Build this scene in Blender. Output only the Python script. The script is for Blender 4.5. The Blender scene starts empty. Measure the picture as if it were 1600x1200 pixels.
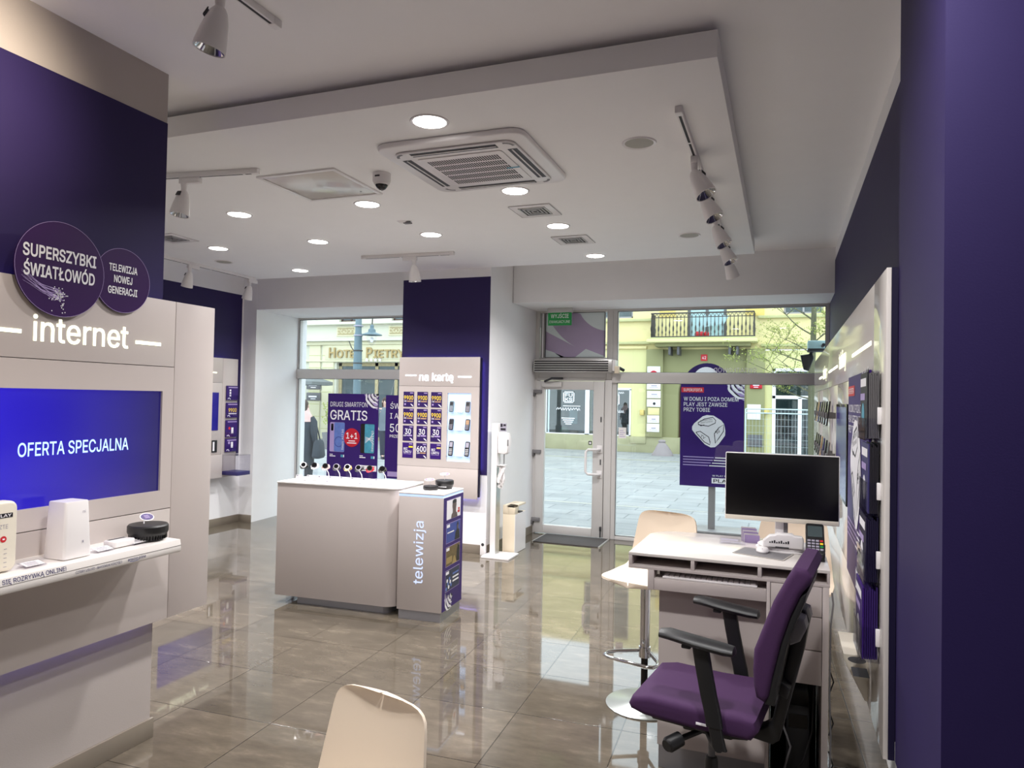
import bpy, bmesh, math, random
from mathutils import Vector, Matrix
from mathutils.geometry import delaunay_2d_cdt

# ---------------------------------------------------------------- camera
C = bpy.context.scene.collection
scn = bpy.context.scene
random.seed(7)
PI = math.pi
CAM_H = 1.78
yaw, pit, rol = 0.363372, 0.0208908, 0.0191810
fw = Vector((-math.sin(yaw)*math.cos(pit), math.cos(yaw)*math.cos(pit), math.sin(pit)))
rt = Vector((math.cos(yaw), math.sin(yaw), 0)); up = rt.cross(fw)
r2 = rt*math.cos(rol)+up*math.sin(rol); u2 = up*math.cos(rol)-rt*math.sin(rol)
cd = bpy.data.cameras.new('camera'); cam = bpy.data.objects.new('camera', cd); C.objects.link(cam)
cd.sensor_width = 36; cd.lens = 36*1113.8/1600; cd.clip_start = .05; cd.clip_end = 200
cam.matrix_world = Matrix(((r2.x, u2.x, -fw.x, 0), (r2.y, u2.y, -fw.y, 0), (r2.z, u2.z, -fw.z, CAM_H), (0, 0, 0, 1)))
scn.camera = cam

# ---------------------------------------------------------------- sky, exposure
w = bpy.data.worlds.new('overcast_sky'); scn.world = w; w.use_nodes = True
bg = w.node_tree.nodes['Background']
bg.inputs[0].default_value = (.79, .92, 1.0, 1); bg.inputs[1].default_value = 2.85   # overcast, even sky
vs = scn.view_settings
vs.view_transform = 'Standard'; vs.look = 'None'; vs.gamma = 1; vs.use_curve_mapping = False; vs.exposure = 0.15
scn.cycles.use_denoising = True
scn.cycles.max_bounces = 10; scn.cycles.diffuse_bounces = 5; scn.cycles.transparent_max_bounces = 24
scn.cycles.sample_clamp_indirect = 6
LAMP = 31.0          # watts of each recessed ceiling lamp

# ---------------------------------------------------------------- materials
def lin(c):
    return tuple((v/255/12.92 if v/255 <= .04045 else ((v/255+.055)/1.055)**2.4) for v in c)+(1,)
MT = {}
def mat(name, rgb, rough=.5, metal=0, var=.05, scale=6, bump=0, emit=0, coat=0, trans=0, ior=1.5, alpha=1, spec=.5, bscale=None):
    m = bpy.data.materials.new(name); m.use_nodes = True; nt = m.node_tree; N = nt.nodes; L = nt.links
    b = N['Principled BSDF']; c = lin(rgb)
    b.inputs['Roughness'].default_value = rough; b.inputs['Metallic'].default_value = metal
    b.inputs['Coat Weight'].default_value = coat; b.inputs['Coat Roughness'].default_value = .05
    b.inputs['Transmission Weight'].default_value = trans; b.inputs['IOR'].default_value = ior
    b.inputs['Alpha'].default_value = alpha; b.inputs['Specular IOR Level'].default_value = spec
    tc = N.new('ShaderNodeTexCoord'); ns = N.new('ShaderNodeTexNoise'); ns.inputs['Scale'].default_value = scale; ns.inputs['Detail'].default_value = 3
    L.new(tc.outputs['Object'], ns.inputs['Vector'])
    mx = N.new('ShaderNodeMix'); mx.data_type = 'RGBA'
    mx.inputs[6].default_value = tuple(v*(1-var) for v in c[:3])+(1,); mx.inputs[7].default_value = tuple(min(1, v*(1+var)) for v in c[:3])+(1,)
    L.new(ns.outputs['Fac'], mx.inputs[0]); L.new(mx.outputs[2], b.inputs['Base Color'])
    if emit:
        L.new(mx.outputs[2], b.inputs['Emission Color']); b.inputs['Emission Strength'].default_value = emit
    if bump:
        n2 = N.new('ShaderNodeTexNoise'); n2.inputs['Scale'].default_value = bscale or scale*20; n2.inputs['Detail'].default_value = 4
        L.new(tc.outputs['Object'], n2.inputs['Vector'])
        bp = N.new('ShaderNodeBump'); bp.inputs['Strength'].default_value = bump; bp.inputs['Distance'].default_value = .01
        L.new(n2.outputs['Fac'], bp.inputs['Height']); L.new(bp.outputs['Normal'], b.inputs['Normal'])
    MT[name] = m; return m
def light_mat(name, rgb, s, var=.01):      # things that give off light
    return mat(name, rgb, rough=.4, var=var, emit=s)

mat('wall_white', (234, 233, 234), .75, bump=.05, bscale=180, var=.02)
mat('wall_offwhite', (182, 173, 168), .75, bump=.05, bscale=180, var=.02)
mat('ceiling_white', (247, 246, 246), .8, var=.015)
mat('ceiling_upper', (247, 245, 245), .8, var=.015)
mat('wall_purple', (40, 29, 78), .6, var=.05, bump=.03, bscale=200, spec=.3)
mat('laminate', (194, 184, 180), .32, var=.012)
mat('laminate_gloss', (214, 208, 202), .12, var=.012)
mat('laminate_edge', (235, 230, 226), .3, var=.01)
mat('seam', (70, 62, 60), .7)
mat('dark_purple', (20, 14, 46), .6, spec=.3)
mat('screen_black', (9, 8, 12), .3, spec=.35)
mat('sign_purple', (52, 20, 78), .5, var=.03, spec=.25)
mat('film_lilac', (176, 160, 190), .6)
mat('film_pale', (214, 224, 226), .6)
mat('poster_purple', (52, 24, 104), .45, var=.03, spec=.3)
mat('poster_deep', (44, 22, 88), .4, var=.03)
mat('print_white', (240, 238, 242), .5, var=.01)
mat('print_grey', (160, 155, 170), .5)
mat('print_lilac', (170, 150, 200), .5)
mat('print_red', (205, 40, 50), .5)
mat('print_crimson', (190, 15, 40), .5)
mat('print_yellow', (250, 215, 40), .5)
mat('print_navy', (50, 45, 100), .5)
mat('print_black', (28, 26, 34), .5)
mat('print_blue', (95, 120, 190), .5, var=.25, scale=14)
mat('print_teal', (70, 150, 175), .5, var=.4, scale=18)
mat('print_skin', (95, 80, 78), .5, var=.25, scale=30)
mat('print_olive', (105, 88, 55), .5, var=.5, scale=28)
mat('print_night', (45, 50, 75), .5, var=.5, scale=40)
mat('print_royal', (60, 75, 150), .5, var=.1)
mat('aluminium', (196, 194, 192), .38, .55, var=.03)
mat('pvc_frame', (205, 202, 200), .4, var=.015)
mat('frame_grey', (150, 146, 146), .42, .3)
mat('gasket', (50, 50, 54), .6)
mat('black_plastic', (24, 24, 26), .45, var=.1)
mat('black_fabric', (30, 29, 32), .9, var=.3, scale=300)
mat('black_gloss', (10, 9, 12), .08)
mat('chair_fabric', (60, 27, 70), .85, var=.12, scale=120, bump=.15, bscale=700)
mat('chrome', (215, 215, 218), .08, 1)
mat('steel_brushed', (185, 190, 188), .3, .9)
mat('plinth_metal', (165, 165, 172), .3, .6)
mat('white_plastic', (232, 228, 228), .28, var=.01)
mat('cream_shell', (232, 216, 196), .4, var=.015)
mat('cream_plastic', (228, 220, 204), .35, var=.01)
mat('birch', (224, 210, 186), .5, var=.06, scale=3)
mat('grey_plastic', (120, 118, 120), .5)
mat('mid_grey', (95, 93, 95), .5)
mat('mouse_pad', (170, 164, 158), .8)
mat('paper', (236, 233, 232), .7)
mat('card_tan', (176, 140, 108), .7, var=.15, scale=15)
mat('led_violet', (150, 140, 255), .5, emit=12)
mat('led_cool', (188, 214, 255), .5, emit=.7)
mat('lamp_disc', (255, 251, 246), .5, emit=16, var=0)
mat('sign_light', (252, 255, 226), .5, emit=1.5, var=0)
mat('sign_cool', (236, 242, 255), .5, emit=3.2, var=0)
light_mat('sign_soft', (196, 212, 250), .7)
mat('tag_purple', (120, 88, 142), .5)
mat('exit_green', (20, 130, 62), .45, emit=.12)
mat('mat_fibre', (74, 71, 70), .95, var=.5, scale=140, bump=.4, bscale=500)
mat('skirting_tile', (128, 118, 106), .3, var=.15, scale=4)
mat('lens_glass', (220, 225, 230), .05, .9)
mat('dome_glass', (28, 28, 32), .06)
mat('grille_dark', (36, 35, 38), .6)
mat('speaker_mesh', (168, 166, 158), .7, var=.1, scale=400)

def node_mat(name):
    m = bpy.data.materials.new(name); m.use_nodes = True; MT[name] = m
    return m, m.node_tree.nodes, m.node_tree.links, m.node_tree.nodes['Principled BSDF']
def mapping(N, L, loc=(0,0,0), rot=(0,0,0), sc=(1,1,1)):
    tc = N.new('ShaderNodeTexCoord'); mp = N.new('ShaderNodeMapping')
    mp.inputs['Location'].default_value = loc; mp.inputs['Rotation'].default_value = rot; mp.inputs['Scale'].default_value = sc
    L.new(tc.outputs['Object'], mp.inputs['Vector']); return mp
def ramp(N, L, src, stops):
    r = N.new('ShaderNodeValToRGB'); L.new(src, r.inputs[0])
    while len(r.color_ramp.elements) < len(stops): r.color_ramp.elements.new(.5)
    for e, (p, c) in zip(r.color_ramp.elements, stops):
        e.position = p; e.color = c
    return r
def mixc(N, L, fac, a, b, mode='MIX'):
    x = N.new('ShaderNodeMix'); x.data_type = 'RGBA'; x.blend_type = mode
    for s, i in ((fac, 0), (a, 6), (b, 7)):
        if hasattr(s, 'links'): L.new(s, x.inputs[i])
        else: x.inputs[i].default_value = s
    return x.outputs[2]

# polished stoneware floor: 60 cm tiles laid a little askew to the walls
m, N, L, B = node_mat('floor_tile')
a = .0413; ox, oy = -3.194, 3.760
mp = mapping(N, L, (-(ox*math.cos(a)+oy*math.sin(a)), -(-ox*math.sin(a)+oy*math.cos(a)), 0), (0, 0, -a))
br = N.new('ShaderNodeTexBrick'); br.offset = 0; br.squash = 1
for k, v in (('Scale', 1), ('Mortar Size', .0035), ('Mortar Smooth', .2), ('Brick Width', .6), ('Row Height', .6), ('Bias', 0)): br.inputs[k].default_value = v
br.inputs['Color1'].default_value = (.8, .8, .8, 1); br.inputs['Color2'].default_value = (1.08, 1.06, 1.04, 1); br.inputs['Mortar'].default_value = (.38, .36, .34, 1)
L.new(mp.outputs[0], br.inputs['Vector'])
st = N.new('ShaderNodeMapping'); st.inputs['Scale'].default_value = (1.5, 4.2, 1); L.new(mp.outputs[0], st.inputs['Vector'])
n1 = N.new('ShaderNodeTexNoise'); n1.inputs['Scale'].default_value = 2.2; n1.inputs['Detail'].default_value = 9; n1.inputs['Roughness'].default_value = .68
L.new(st.outputs[0], n1.inputs['Vector'])
n3 = N.new('ShaderNodeTexNoise'); n3.inputs['Scale'].default_value = 1.7; n3.inputs['Detail'].default_value = 5
L.new(mp.outputs[0], n3.inputs['Vector'])
r1 = ramp(N, L, n1.outputs['Fac'], [(.3, lin((84, 77, 67))), (.55, lin((98, 90, 79))), (.78, lin((126, 116, 102)))])
r3 = ramp(N, L, n3.outputs['Fac'], [(.3, (.86, .86, .86, 1)), (.7, (1.1, 1.1, 1.1, 1))])
c1 = mixc(N, L, 1.0, r1.outputs[0], r3.outputs[0], 'MULTIPLY'); c2 = mixc(N, L, 1.0, c1, br.outputs['Color'], 'MULTIPLY')
L.new(c2, B.inputs['Base Color'])
rr = N.new('ShaderNodeMapRange'); rr.inputs[3].default_value = .015; rr.inputs[4].default_value = .06; L.new(n1.outputs['Fac'], rr.inputs[0]); L.new(rr.outputs[0], B.inputs['Roughness'])
B.inputs['IOR'].default_value = 1.6
bp = N.new('ShaderNodeBump'); bp.inputs['Strength'].default_value = .25; bp.inputs['Distance'].default_value = .002; bp.invert = True
L.new(br.outputs['Fac'], bp.inputs['Height']); L.new(bp.outputs['Normal'], B.inputs['Normal'])

def glass_mat(name, tint, r0=.04):
    """thin pane: clear, with mirror reflection growing towards grazing view"""
    m = bpy.data.materials.new(name); m.use_nodes = True; nt = m.node_tree; nt.nodes.clear(); N = nt.nodes; L = nt.links
    o = N.new('ShaderNodeOutputMaterial'); t = N.new('ShaderNodeBsdfTransparent'); g = N.new('ShaderNodeBsdfGlossy'); mx = N.new('ShaderNodeMixShader')
    lw = N.new('ShaderNodeLayerWeight'); lw.inputs[0].default_value = .5; pw = N.new('ShaderNodeMath'); pw.operation = 'POWER'; pw.inputs[1].default_value = 5
    mr = N.new('ShaderNodeMapRange'); mr.inputs[3].default_value = r0; mr.inputs[4].default_value = .9
    t.inputs[0].default_value = tint; g.inputs['Roughness'].default_value = .01
    L.new(lw.outputs['Facing'], pw.inputs[0]); L.new(pw.outputs[0], mr.inputs[0]); L.new(mr.outputs[0], mx.inputs[0])
    L.new(t.outputs[0], mx.inputs[1]); L.new(g.outputs[0], mx.inputs[2]); L.new(mx.outputs[0], o.inputs[0]); MT[name] = m
glass_mat('window_glass', (.97, .985, .985, 1), .035); glass_mat('acrylic', (.95, .95, .97, 1), .03); glass_mat('shop_glass', (.55, .6, .62, 1), .1)
# television picture: blue deepening to the right
def screen_mat(name, axis, lo, hi, c0, c1, s):
    m, N, L, B = node_mat(name)
    tc = N.new('ShaderNodeTexCoord'); sp = N.new('ShaderNodeSeparateXYZ'); L.new(tc.outputs['Object'], sp.inputs[0])
    mr = N.new('ShaderNodeMapRange'); mr.inputs[1].default_value = lo; mr.inputs[2].default_value = hi; L.new(sp.outputs[axis], mr.inputs[0])
    r = ramp(N, L, mr.outputs[0], [(0, lin(c0)), (1, lin(c1))]); B.inputs['Base Color'].default_value = (.01, .01, .02, 1)
    L.new(r.outputs[0], B.inputs['Emission Color']); B.inputs['Emission Strength'].default_value = s; B.inputs['Roughness'].default_value = .15
screen_mat('tv_picture', 1, -.55, .45, (38, 18, 215), (24, 18, 92), .95)
screen_mat('tv_picture_far', 1, -.45, .45, (35, 20, 190), (25, 18, 120), 1.0)
screen_mat('tv_picture_dim', 1, -.45, .45, (30, 26, 90), (26, 22, 70), .8)
mat('tv_text', (170, 205, 250), .4, emit=1.0, var=0)
# outdoors
mat('stucco_yellow', (224, 210, 154), .9, var=.05, scale=1.5, bump=.2, bscale=60)
mat('stucco_lime', (214, 208, 152), .9, var=.05, scale=1.5)
mat('stucco_olive', (144, 142, 102), .9, var=.08, scale=1.2)
mat('stone_olive', (164, 160, 126), .85, var=.18, scale=2.5)
mat('ledge_stone', (186, 184, 134), .85, var=.1)
mat('ochre', (216, 192, 110), .9)
mat('hotel_stone', (204, 202, 184), .85, var=.05, scale=1.5)
mat('hotel_cream', (212, 206, 174), .85, var=.05)
mat('hotel_relief', (172, 158, 122), .9, var=.4, scale=16)
mat('gilt', (166, 142, 92), .45, .2)
mat('iron_dark', (62, 58, 54), .6)
mat('iron_blue', (96, 116, 124), .5)
mat('window_dark', (70, 82, 84), .25, var=.4, scale=1.2)
mat('window_sky', (176, 208, 212), .2, var=.1)
mat('wood_brown', (82, 52, 38), .6, var=.3, scale=5)
mat('umbrella_grey', (120, 124, 124), .8)
mat('bark', (92, 92, 70), .9, var=.4, scale=30)
mat('bud_green', (150, 160, 80), .8, var=.2)
mat('sack_grey', (150, 140, 140), .9, var=.1)
mat('fence_steel', (196, 210, 214), .4, .5)
mat('coat_dark', (52, 58, 66), .9, var=.2, scale=40)
mat('scarf_pink', (226, 188, 182), .9, var=.12, scale=20)
mat('skin', (208, 170, 150), .6)
mat('hair_brown', (70, 52, 42), .7)
mat('coat_grey', (110, 118, 124), .9, var=.15)
mat('trousers_dark', (58, 60, 66), .9)
mat('plant_green', (50, 120, 80), .7, var=.3)
m, N, L, B = node_mat('street_paving')
mp = mapping(N, L); br = N.new('ShaderNodeTexBrick'); br.offset = .5
for k, v in (('Scale', 1), ('Mortar Size', .012), ('Brick Width', .9), ('Row Height', .45)): br.inputs[k].default_value = v
br.inputs['Color1'].default_value = lin((150, 152, 152)); br.inputs['Color2'].default_value = lin((164, 164, 163)); br.inputs['Mortar'].default_value = lin((126, 128, 128))
L.new(mp.outputs[0], br.inputs['Vector']); n1 = N.new('ShaderNodeTexNoise'); n1.inputs['Scale'].default_value = 1.4; n1.inputs['Detail'].default_value = 6; L.new(mp.outputs[0], n1.inputs['Vector'])
r = ramp(N, L, n1.outputs['Fac'], [(.35, (.86, .86, .86, 1)), (.65, (1.05, 1.05, 1.05, 1))])
L.new(mixc(N, L, 1.0, br.outputs['Color'], r.outputs[0], 'MULTIPLY'), B.inputs['Base Color']); B.inputs['Roughness'].default_value = .75

# ---------------------------------------------------------------- mesh helpers
WM = {}
X, Y, Z = Vector((1,0,0)), Vector((0,1,0)), Vector((0,0,1))
def V(*a): return Vector(a)
class F:                      # a flat frame: origin, across, up; n points out of the face
    def __init__(s, o, u, v): s.o = Vector(o); s.u = Vector(u).normalized(); s.v = Vector(v).normalized(); s.n = s.u.cross(s.v)
    def p(s, a, b, c=0): return s.o+s.u*a+s.v*b+s.n*c
_font_cap = [None]
try:      # the sans-serif that ships inside Blender itself; the built-in one otherwise
    SANS = bpy.data.fonts.load(bpy.utils.system_resource('DATAFILES', path='fonts')+'/Inter.woff2')
except Exception: SANS = None
def text_mesh(body, bold=0):
    """flat lettering: glyph outlines, thickened by bold, united and triangulated -> (points, triangles)"""
    cu = bpy.data.curves.new('t', 'FONT'); cu.body = body; cu.size = 1; cu.resolution_u = 3; cu.fill_mode = 'NONE'
    if SANS: cu.font = SANS
    o = bpy.data.objects.new('t', cu); me = bpy.data.meshes.new_from_object(o); nx = {}
    for e in me.edges:
        a, c = e.vertices; nx.setdefault(a, []).append(c); nx.setdefault(c, []).append(a)
    co = [v.co.xy.copy() for v in me.vertices]; seen = set(); loops = []
    bpy.data.objects.remove(o); bpy.data.curves.remove(cu); bpy.data.meshes.remove(me)
    for i in range(len(co)):
        if i in seen or i not in nx: continue
        l = [i]; seen.add(i)
        while True:
            k = [q for q in nx[l[-1]] if q not in seen]
            if not k: break
            k = min(k) if len(l) == 1 else k[0]; seen.add(k); l.append(k)
        P = [co[q] for q in l]; n = len(P)
        if bold:
            N_ = []
            for q in range(n):
                d0 = (P[q]-P[q-1]).normalized(); d1 = (P[(q+1) % n]-P[q]).normalized(); m_ = Vector((-d0.y-d1.y, d0.x+d1.x)); m_ = m_.normalized() if m_.length > 1e-6 else m_
                N_.append(P[q]+m_*bold*.5/max(.5, abs(m_.dot(Vector((-d1.y, d1.x))))))
            P = N_
        loops.append(P)
    groups = []
    for P in sorted(loops, key=lambda P: min(p.x for p in P)):
        x0, x1 = min(p.x for p in P), max(p.x for p in P)
        if groups and x0 < groups[-1][0]: groups[-1][1].append(P); groups[-1][0] = max(groups[-1][0], x1)
        else: groups.append([x1, [P]])
    pts, tris = [], []
    for _, ls in groups:
        vs_, es = [], []
        for P in ls:
            k = len(vs_); vs_ += P; es += [(k+q, k+(q+1) % len(P)) for q in range(len(P))]
        r = delaunay_2d_cdt(vs_, es, [], 0, 1e-6); base = len(pts); pts += [v.copy() for v in r[0]]
        for f in r[2]:
            c = sum((r[0][q] for q in f), Vector((0, 0)))/len(f); wn = 0
            for P in ls:
                a = P[-1]
                for b_ in P:
                    if (a.y <= c.y) != (b_.y <= c.y) and a.x+(c.y-a.y)/(b_.y-a.y)*(b_.x-a.x) > c.x: wn += 1 if b_.y > a.y else -1
                    a = b_
            if wn: tris.append([base+q for q in f])
    return pts, tris
class MB:
    def __init__(s): s.bm = bmesh.new(); s.mats = []
    def mi(s, m):
        if m not in s.mats: s.mats.append(m)
        return s.mats.index(m)
    def add(s, verts, faces, m, M=None):
        i = s.mi(m); vs_ = [s.bm.verts.new(M @ Vector(v) if M else Vector(v)) for v in verts]
        for f in faces:
            try:
                fc = s.bm.faces.new([vs_[k] for k in f]); fc.material_index = i; fc.smooth = True
            except ValueError: pass
        return s
    def take(s, t, m, M=None):
        t.verts.index_update(); s.add([v.co.copy() for v in t.verts], [[v.index for v in f.verts] for f in t.faces], m, M); t.free(); return s
    def box(s, x0, x1, y0, y1, z0, z1, m, bev=0, M=None, seg=2):
        v = [(x, y, z) for x in (x0, x1) for y in (y0, y1) for z in (z0, z1)]
        f = [(0,1,3,2), (4,6,7,5), (0,4,5,1), (2,3,7,6), (0,2,6,4), (1,5,7,3)]
        if not bev: return s.add(v, f, m, M)
        t = bmesh.new(); vv = [t.verts.new(q) for q in v]
        for q in f: t.faces.new([vv[k] for k in q])
        bmesh.ops.bevel(t, geom=t.edges[:], offset=bev, segments=seg, profile=.5, affect='EDGES', clamp_overlap=True)
        return s.take(t, m, M)
    def slab(s, fr, a0, a1, b0, b1, c0, c1, m, bev=0):      # a box in a frame
        M = Matrix((( *fr.u, 0), (*fr.v, 0), (*fr.n, 0), (0, 0, 0, 1))).transposed(); M.translation = fr.o
        return s.box(a0, a1, b0, b1, c0, c1, m, bev, M)
    def prism(s, pts, fr, c0, c1, m, bev=0, seg=3):          # polygon in a frame, pushed from c0 to c1
        n = len(pts); t = bmesh.new()
        A = [t.verts.new(fr.p(a, b, c0)) for a, b in pts]; B_ = [t.verts.new(fr.p(a, b, c1)) for a, b in pts]
        t.faces.new(A[::-1]); t.faces.new(B_)
        for i in range(n): t.faces.new((A[i], A[(i+1) % n], B_[(i+1) % n], B_[i]))
        bmesh.ops.recalc_face_normals(t, faces=t.faces[:])
        if bev:
            e = [x for x in t.edges if (x.verts[0] in A) == (x.verts[1] in A)]
            bmesh.ops.bevel(t, geom=e, offset=bev, segments=seg, profile=.5, affect='EDGES', clamp_overlap=True)
        return s.take(t, m)
    def flat(s, pts, fr, m, c=.0015):                        # printed shape lying on a face
        return s.add([fr.p(a, b, c) for a, b in pts], [list(range(len(pts)))], m)
    def rect(s, fr, a0, a1, b0, b1, m, c=.0015): return s.flat([(a0, b0), (a1, b0), (a1, b1), (a0, b1)], fr, m, c)
    def disc(s, fr, a, b, r, m, c=.0015, n=28, rb=None): return s.flat([(a+r*math.cos(2*PI*k/n), b+(rb or r)*math.sin(2*PI*k/n)) for k in range(n)], fr, m, c)
    def strip(s, pts, wd, fr, m, c=.0015):                   # a curved ribbon printed on a face
        n = len(pts); L_, R_ = [], []
        for i in range(n):
            a, b = Vector(pts[max(i-1, 0)]), Vector(pts[min(i+1, n-1)]); d = (b-a).normalized(); k = wd[i] if hasattr(wd, '__len__') else wd
            q = Vector((-d.y, d.x))*k/2; L_.append(Vector(pts[i])+q); R_.append(Vector(pts[i])-q)
        vs_ = [fr.p(p.x, p.y, c) for p in L_+R_]
        return s.add(vs_, [(i, n+i, n+i+1, i+1) for i in range(n-1)], m)
    def text(s, body, fr, a, b, h, m, W=None, al='L', c=.002, bold=.0, depth=0, turn=0):
        if _font_cap[0] is None: _font_cap[0] = max(p.y for p in text_mesh('H')[0])
        tp, fs = text_mesh(body, bold); k = h/_font_cap[0]; xs = [p.x for p in tp]; x0, x1 = min(xs), max(xs)
        kx = W/(x1-x0) if W else k*.82
        sh = {'L': 0, 'C': -(x1-x0)*kx/2, 'R': -(x1-x0)*kx}[al]
        ct, sn = math.cos(turn), math.sin(turn); P = []
        for v in tp:
            q, r = (v.x-x0)*kx+sh, v.y*k
            P.append((a+q*ct-r*sn, b+q*sn+r*ct))
        s.add([fr.p(q, r, c) for q, r in P], fs, m)
        if depth:
            ed = {}
            for f in fs:
                for i in range(len(f)): e = tuple(sorted((f[i], f[(i+1) % len(f)]))); ed[e] = ed.get(e, 0)+1
            n = len(P); e = [k_ for k_, v_ in ed.items() if v_ == 1]
            s.add([fr.p(q, r, c) for q, r in P]+[fr.p(q, r, c-depth) for q, r in P], [(i, j, n+j, n+i) for i, j in e], m)
        return s
    def lathe(s, prof, m, M=None, seg=24, cap=True):
        vs_, fs = [], []
        for r, z in prof: vs_ += [(r*math.cos(2*PI*k/seg), r*math.sin(2*PI*k/seg), z) for k in range(seg)]
        for i in range(len(prof)-1):
            for k in range(seg): fs.append((i*seg+k, i*seg+(k+1) % seg, (i+1)*seg+(k+1) % seg, (i+1)*seg+k))
        if cap: fs += [list(range(seg))[::-1], [(len(prof)-1)*seg+k for k in range(seg)]]
        return s.add(vs_, fs, m, M)
    def tube(s, pts, r, m, seg=10, closed=False):
        pts = [Vector(p) for p in pts]; n = len(pts); vs_, fs = [], []; prev = None
        for i in range(n):
            a = pts[(i-1) % n] if closed or i else pts[i]; b = pts[(i+1) % n] if closed or i < n-1 else pts[i]
            d = (b-a).normalized()
            if prev is None: q = d.orthogonal().normalized()
            else: q = (prev-d*prev.dot(d)).normalized()
            prev = q; t = d.cross(q); k = r[i] if hasattr(r, '__len__') else r
            vs_ += [pts[i]+(q*math.cos(2*PI*j/seg)+t*math.sin(2*PI*j/seg))*k for j in range(seg)]
        for i in range(n if closed else n-1):
            for j in range(seg): fs.append((i*seg+j, i*seg+(j+1) % seg, ((i+1) % n)*seg+(j+1) % seg, ((i+1) % n)*seg+j))
        if not closed: fs += [list(range(seg))[::-1], [(n-1)*seg+j for j in range(seg)]]
        return s.add(vs_, fs, m)
    def loft(s, rings, m, cap=True, M=None):
        n = len(rings[0]); vs_ = [p for r in rings for p in r]; fs = []
        for i in range(len(rings)-1):
            for j in range(n): fs.append((i*n+j, i*n+(j+1) % n, (i+1)*n+(j+1) % n, (i+1)*n+j))
        if cap: fs += [list(range(n))[::-1], [(len(rings)-1)*n+j for j in range(n)]]
        return s.add(vs_, fs, m, M)
    def ball(s, c, rx, ry, rz, m, seg=16, rings=10, M=None):
        P = [(max(1e-4, math.sin(PI*i/rings)), -math.cos(PI*i/rings)) for i in range(rings+1)]
        return s.loft([[Vector((c[0]+rx*r*math.cos(2*PI*k/seg), c[1]+ry*r*math.sin(2*PI*k/seg), c[2]+rz*z)) for k in range(seg)] for r, z in P], m, M=M)
    def build(s, name, parent=None, loc=None, angle=38, label=None, local=False):
        me = bpy.data.meshes.new(name); s.bm.to_mesh(me); s.bm.free()
        for m in s.mats: me.materials.append(MT[m])
        o = bpy.data.objects.new(name, me); C.objects.link(o)
        if parent is not None:
            o.parent = parent; W = WM[parent.name]
            if not local: me.transform(W.inverted())
            WM[o.name] = W.copy()
        else:
            l = Vector(loc) if loc is not None else Vector((0, 0, 0))
            if not local: me.transform(Matrix.Translation(-l))
            o.location = l; WM[o.name] = Matrix.Translation(l)
        me.set_sharp_from_angle(angle=math.radians(angle))
        if label: o['label'] = label
        return o
def rrect(w, h, r, n=5, cx=0, cy=0):       # outline of a rounded rectangle
    o = []
    for sx, sy, a0 in ((1, 1, 0), (-1, 1, 90), (-1, -1, 180), (1, -1, 270)):
        for k in range(n+1):
            t = math.radians(a0+90*k/n); o.append((cx+sx*(w/2-r)+r*math.cos(t), cy+sy*(h/2-r)+r*math.sin(t)))
    return o
def arc(cx, cy, r, a0, a1, n=10, ry=None): return [(cx+r*math.cos(math.radians(a0+(a1-a0)*k/n)), cy+(ry or r)*math.sin(math.radians(a0+(a1-a0)*k/n))) for k in range(n+1)]
def tag(o, label, cat, group=None):
    o['label'] = label; o['category'] = cat
    if group: o['group'] = group
    return o
def thing(name, label, cat, loc=(0, 0, 0), rz=0, group=None):
    o = bpy.data.objects.new(name, None); C.objects.link(o); o.location = loc; o.rotation_euler = (0, 0, rz); o.empty_display_size = .1
    WM[o.name] = Matrix.Translation(loc) @ Matrix.Rotation(rz, 4, 'Z'); return tag(o, label, cat, group)
def struct(name, mb, parent=None):
    o = mb.build(name, parent)
    if parent is None: o['kind'] = 'structure'
    return o
def dup(root, loc, rz, label, group=None, scale=None):
    r = root.copy(); C.objects.link(r); r.location = loc; r.rotation_euler = (0, 0, rz); r['label'] = label
    if scale: r.scale = scale
    if group: r['group'] = group
    WM[r.name] = Matrix.Translation(loc) @ Matrix.Rotation(rz, 4, 'Z')
    for ch in list(root.children):
        c = ch.copy(); C.objects.link(c); c.parent = r
        for g in list(ch.children):
            d = g.copy(); C.objects.link(d); d.parent = c
    return r
def rot_to(d):                              # matrix turning +Z to d
    return Vector(d).normalized().to_track_quat('Z', 'Y').to_matrix().to_4x4()

# ================================================================ the room
b = MB(); b.box(-7.35, 2.6, -4.2, 9.05, -.12, 0, 'floor_tile'); struct('floor', b)
b = MB(); b.box(-7.35, 2.6, -4.2, 9.3, 3.45, 3.6, 'ceiling_upper'); struct('ceiling', b)
b = MB(); b.box(-6.55, -.282, 3.19, 7.55, 3.29, 3.415, 'ceiling_white', .004); b.box(-6.4, -.36, 3.32, 7.5, 3.415, 3.449, 'ceiling_upper'); struct('ceiling_raft', b)
# far left wall: purple field over white
b = MB(); b.box(-7.3, -7.1, 1.9, 9.3, 0, 3.45, 'wall_white'); b.box(-7.1, -7.096, 2.0, 7.97, .95, 3.16, 'wall_purple'); struct('wall_left', b)
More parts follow.
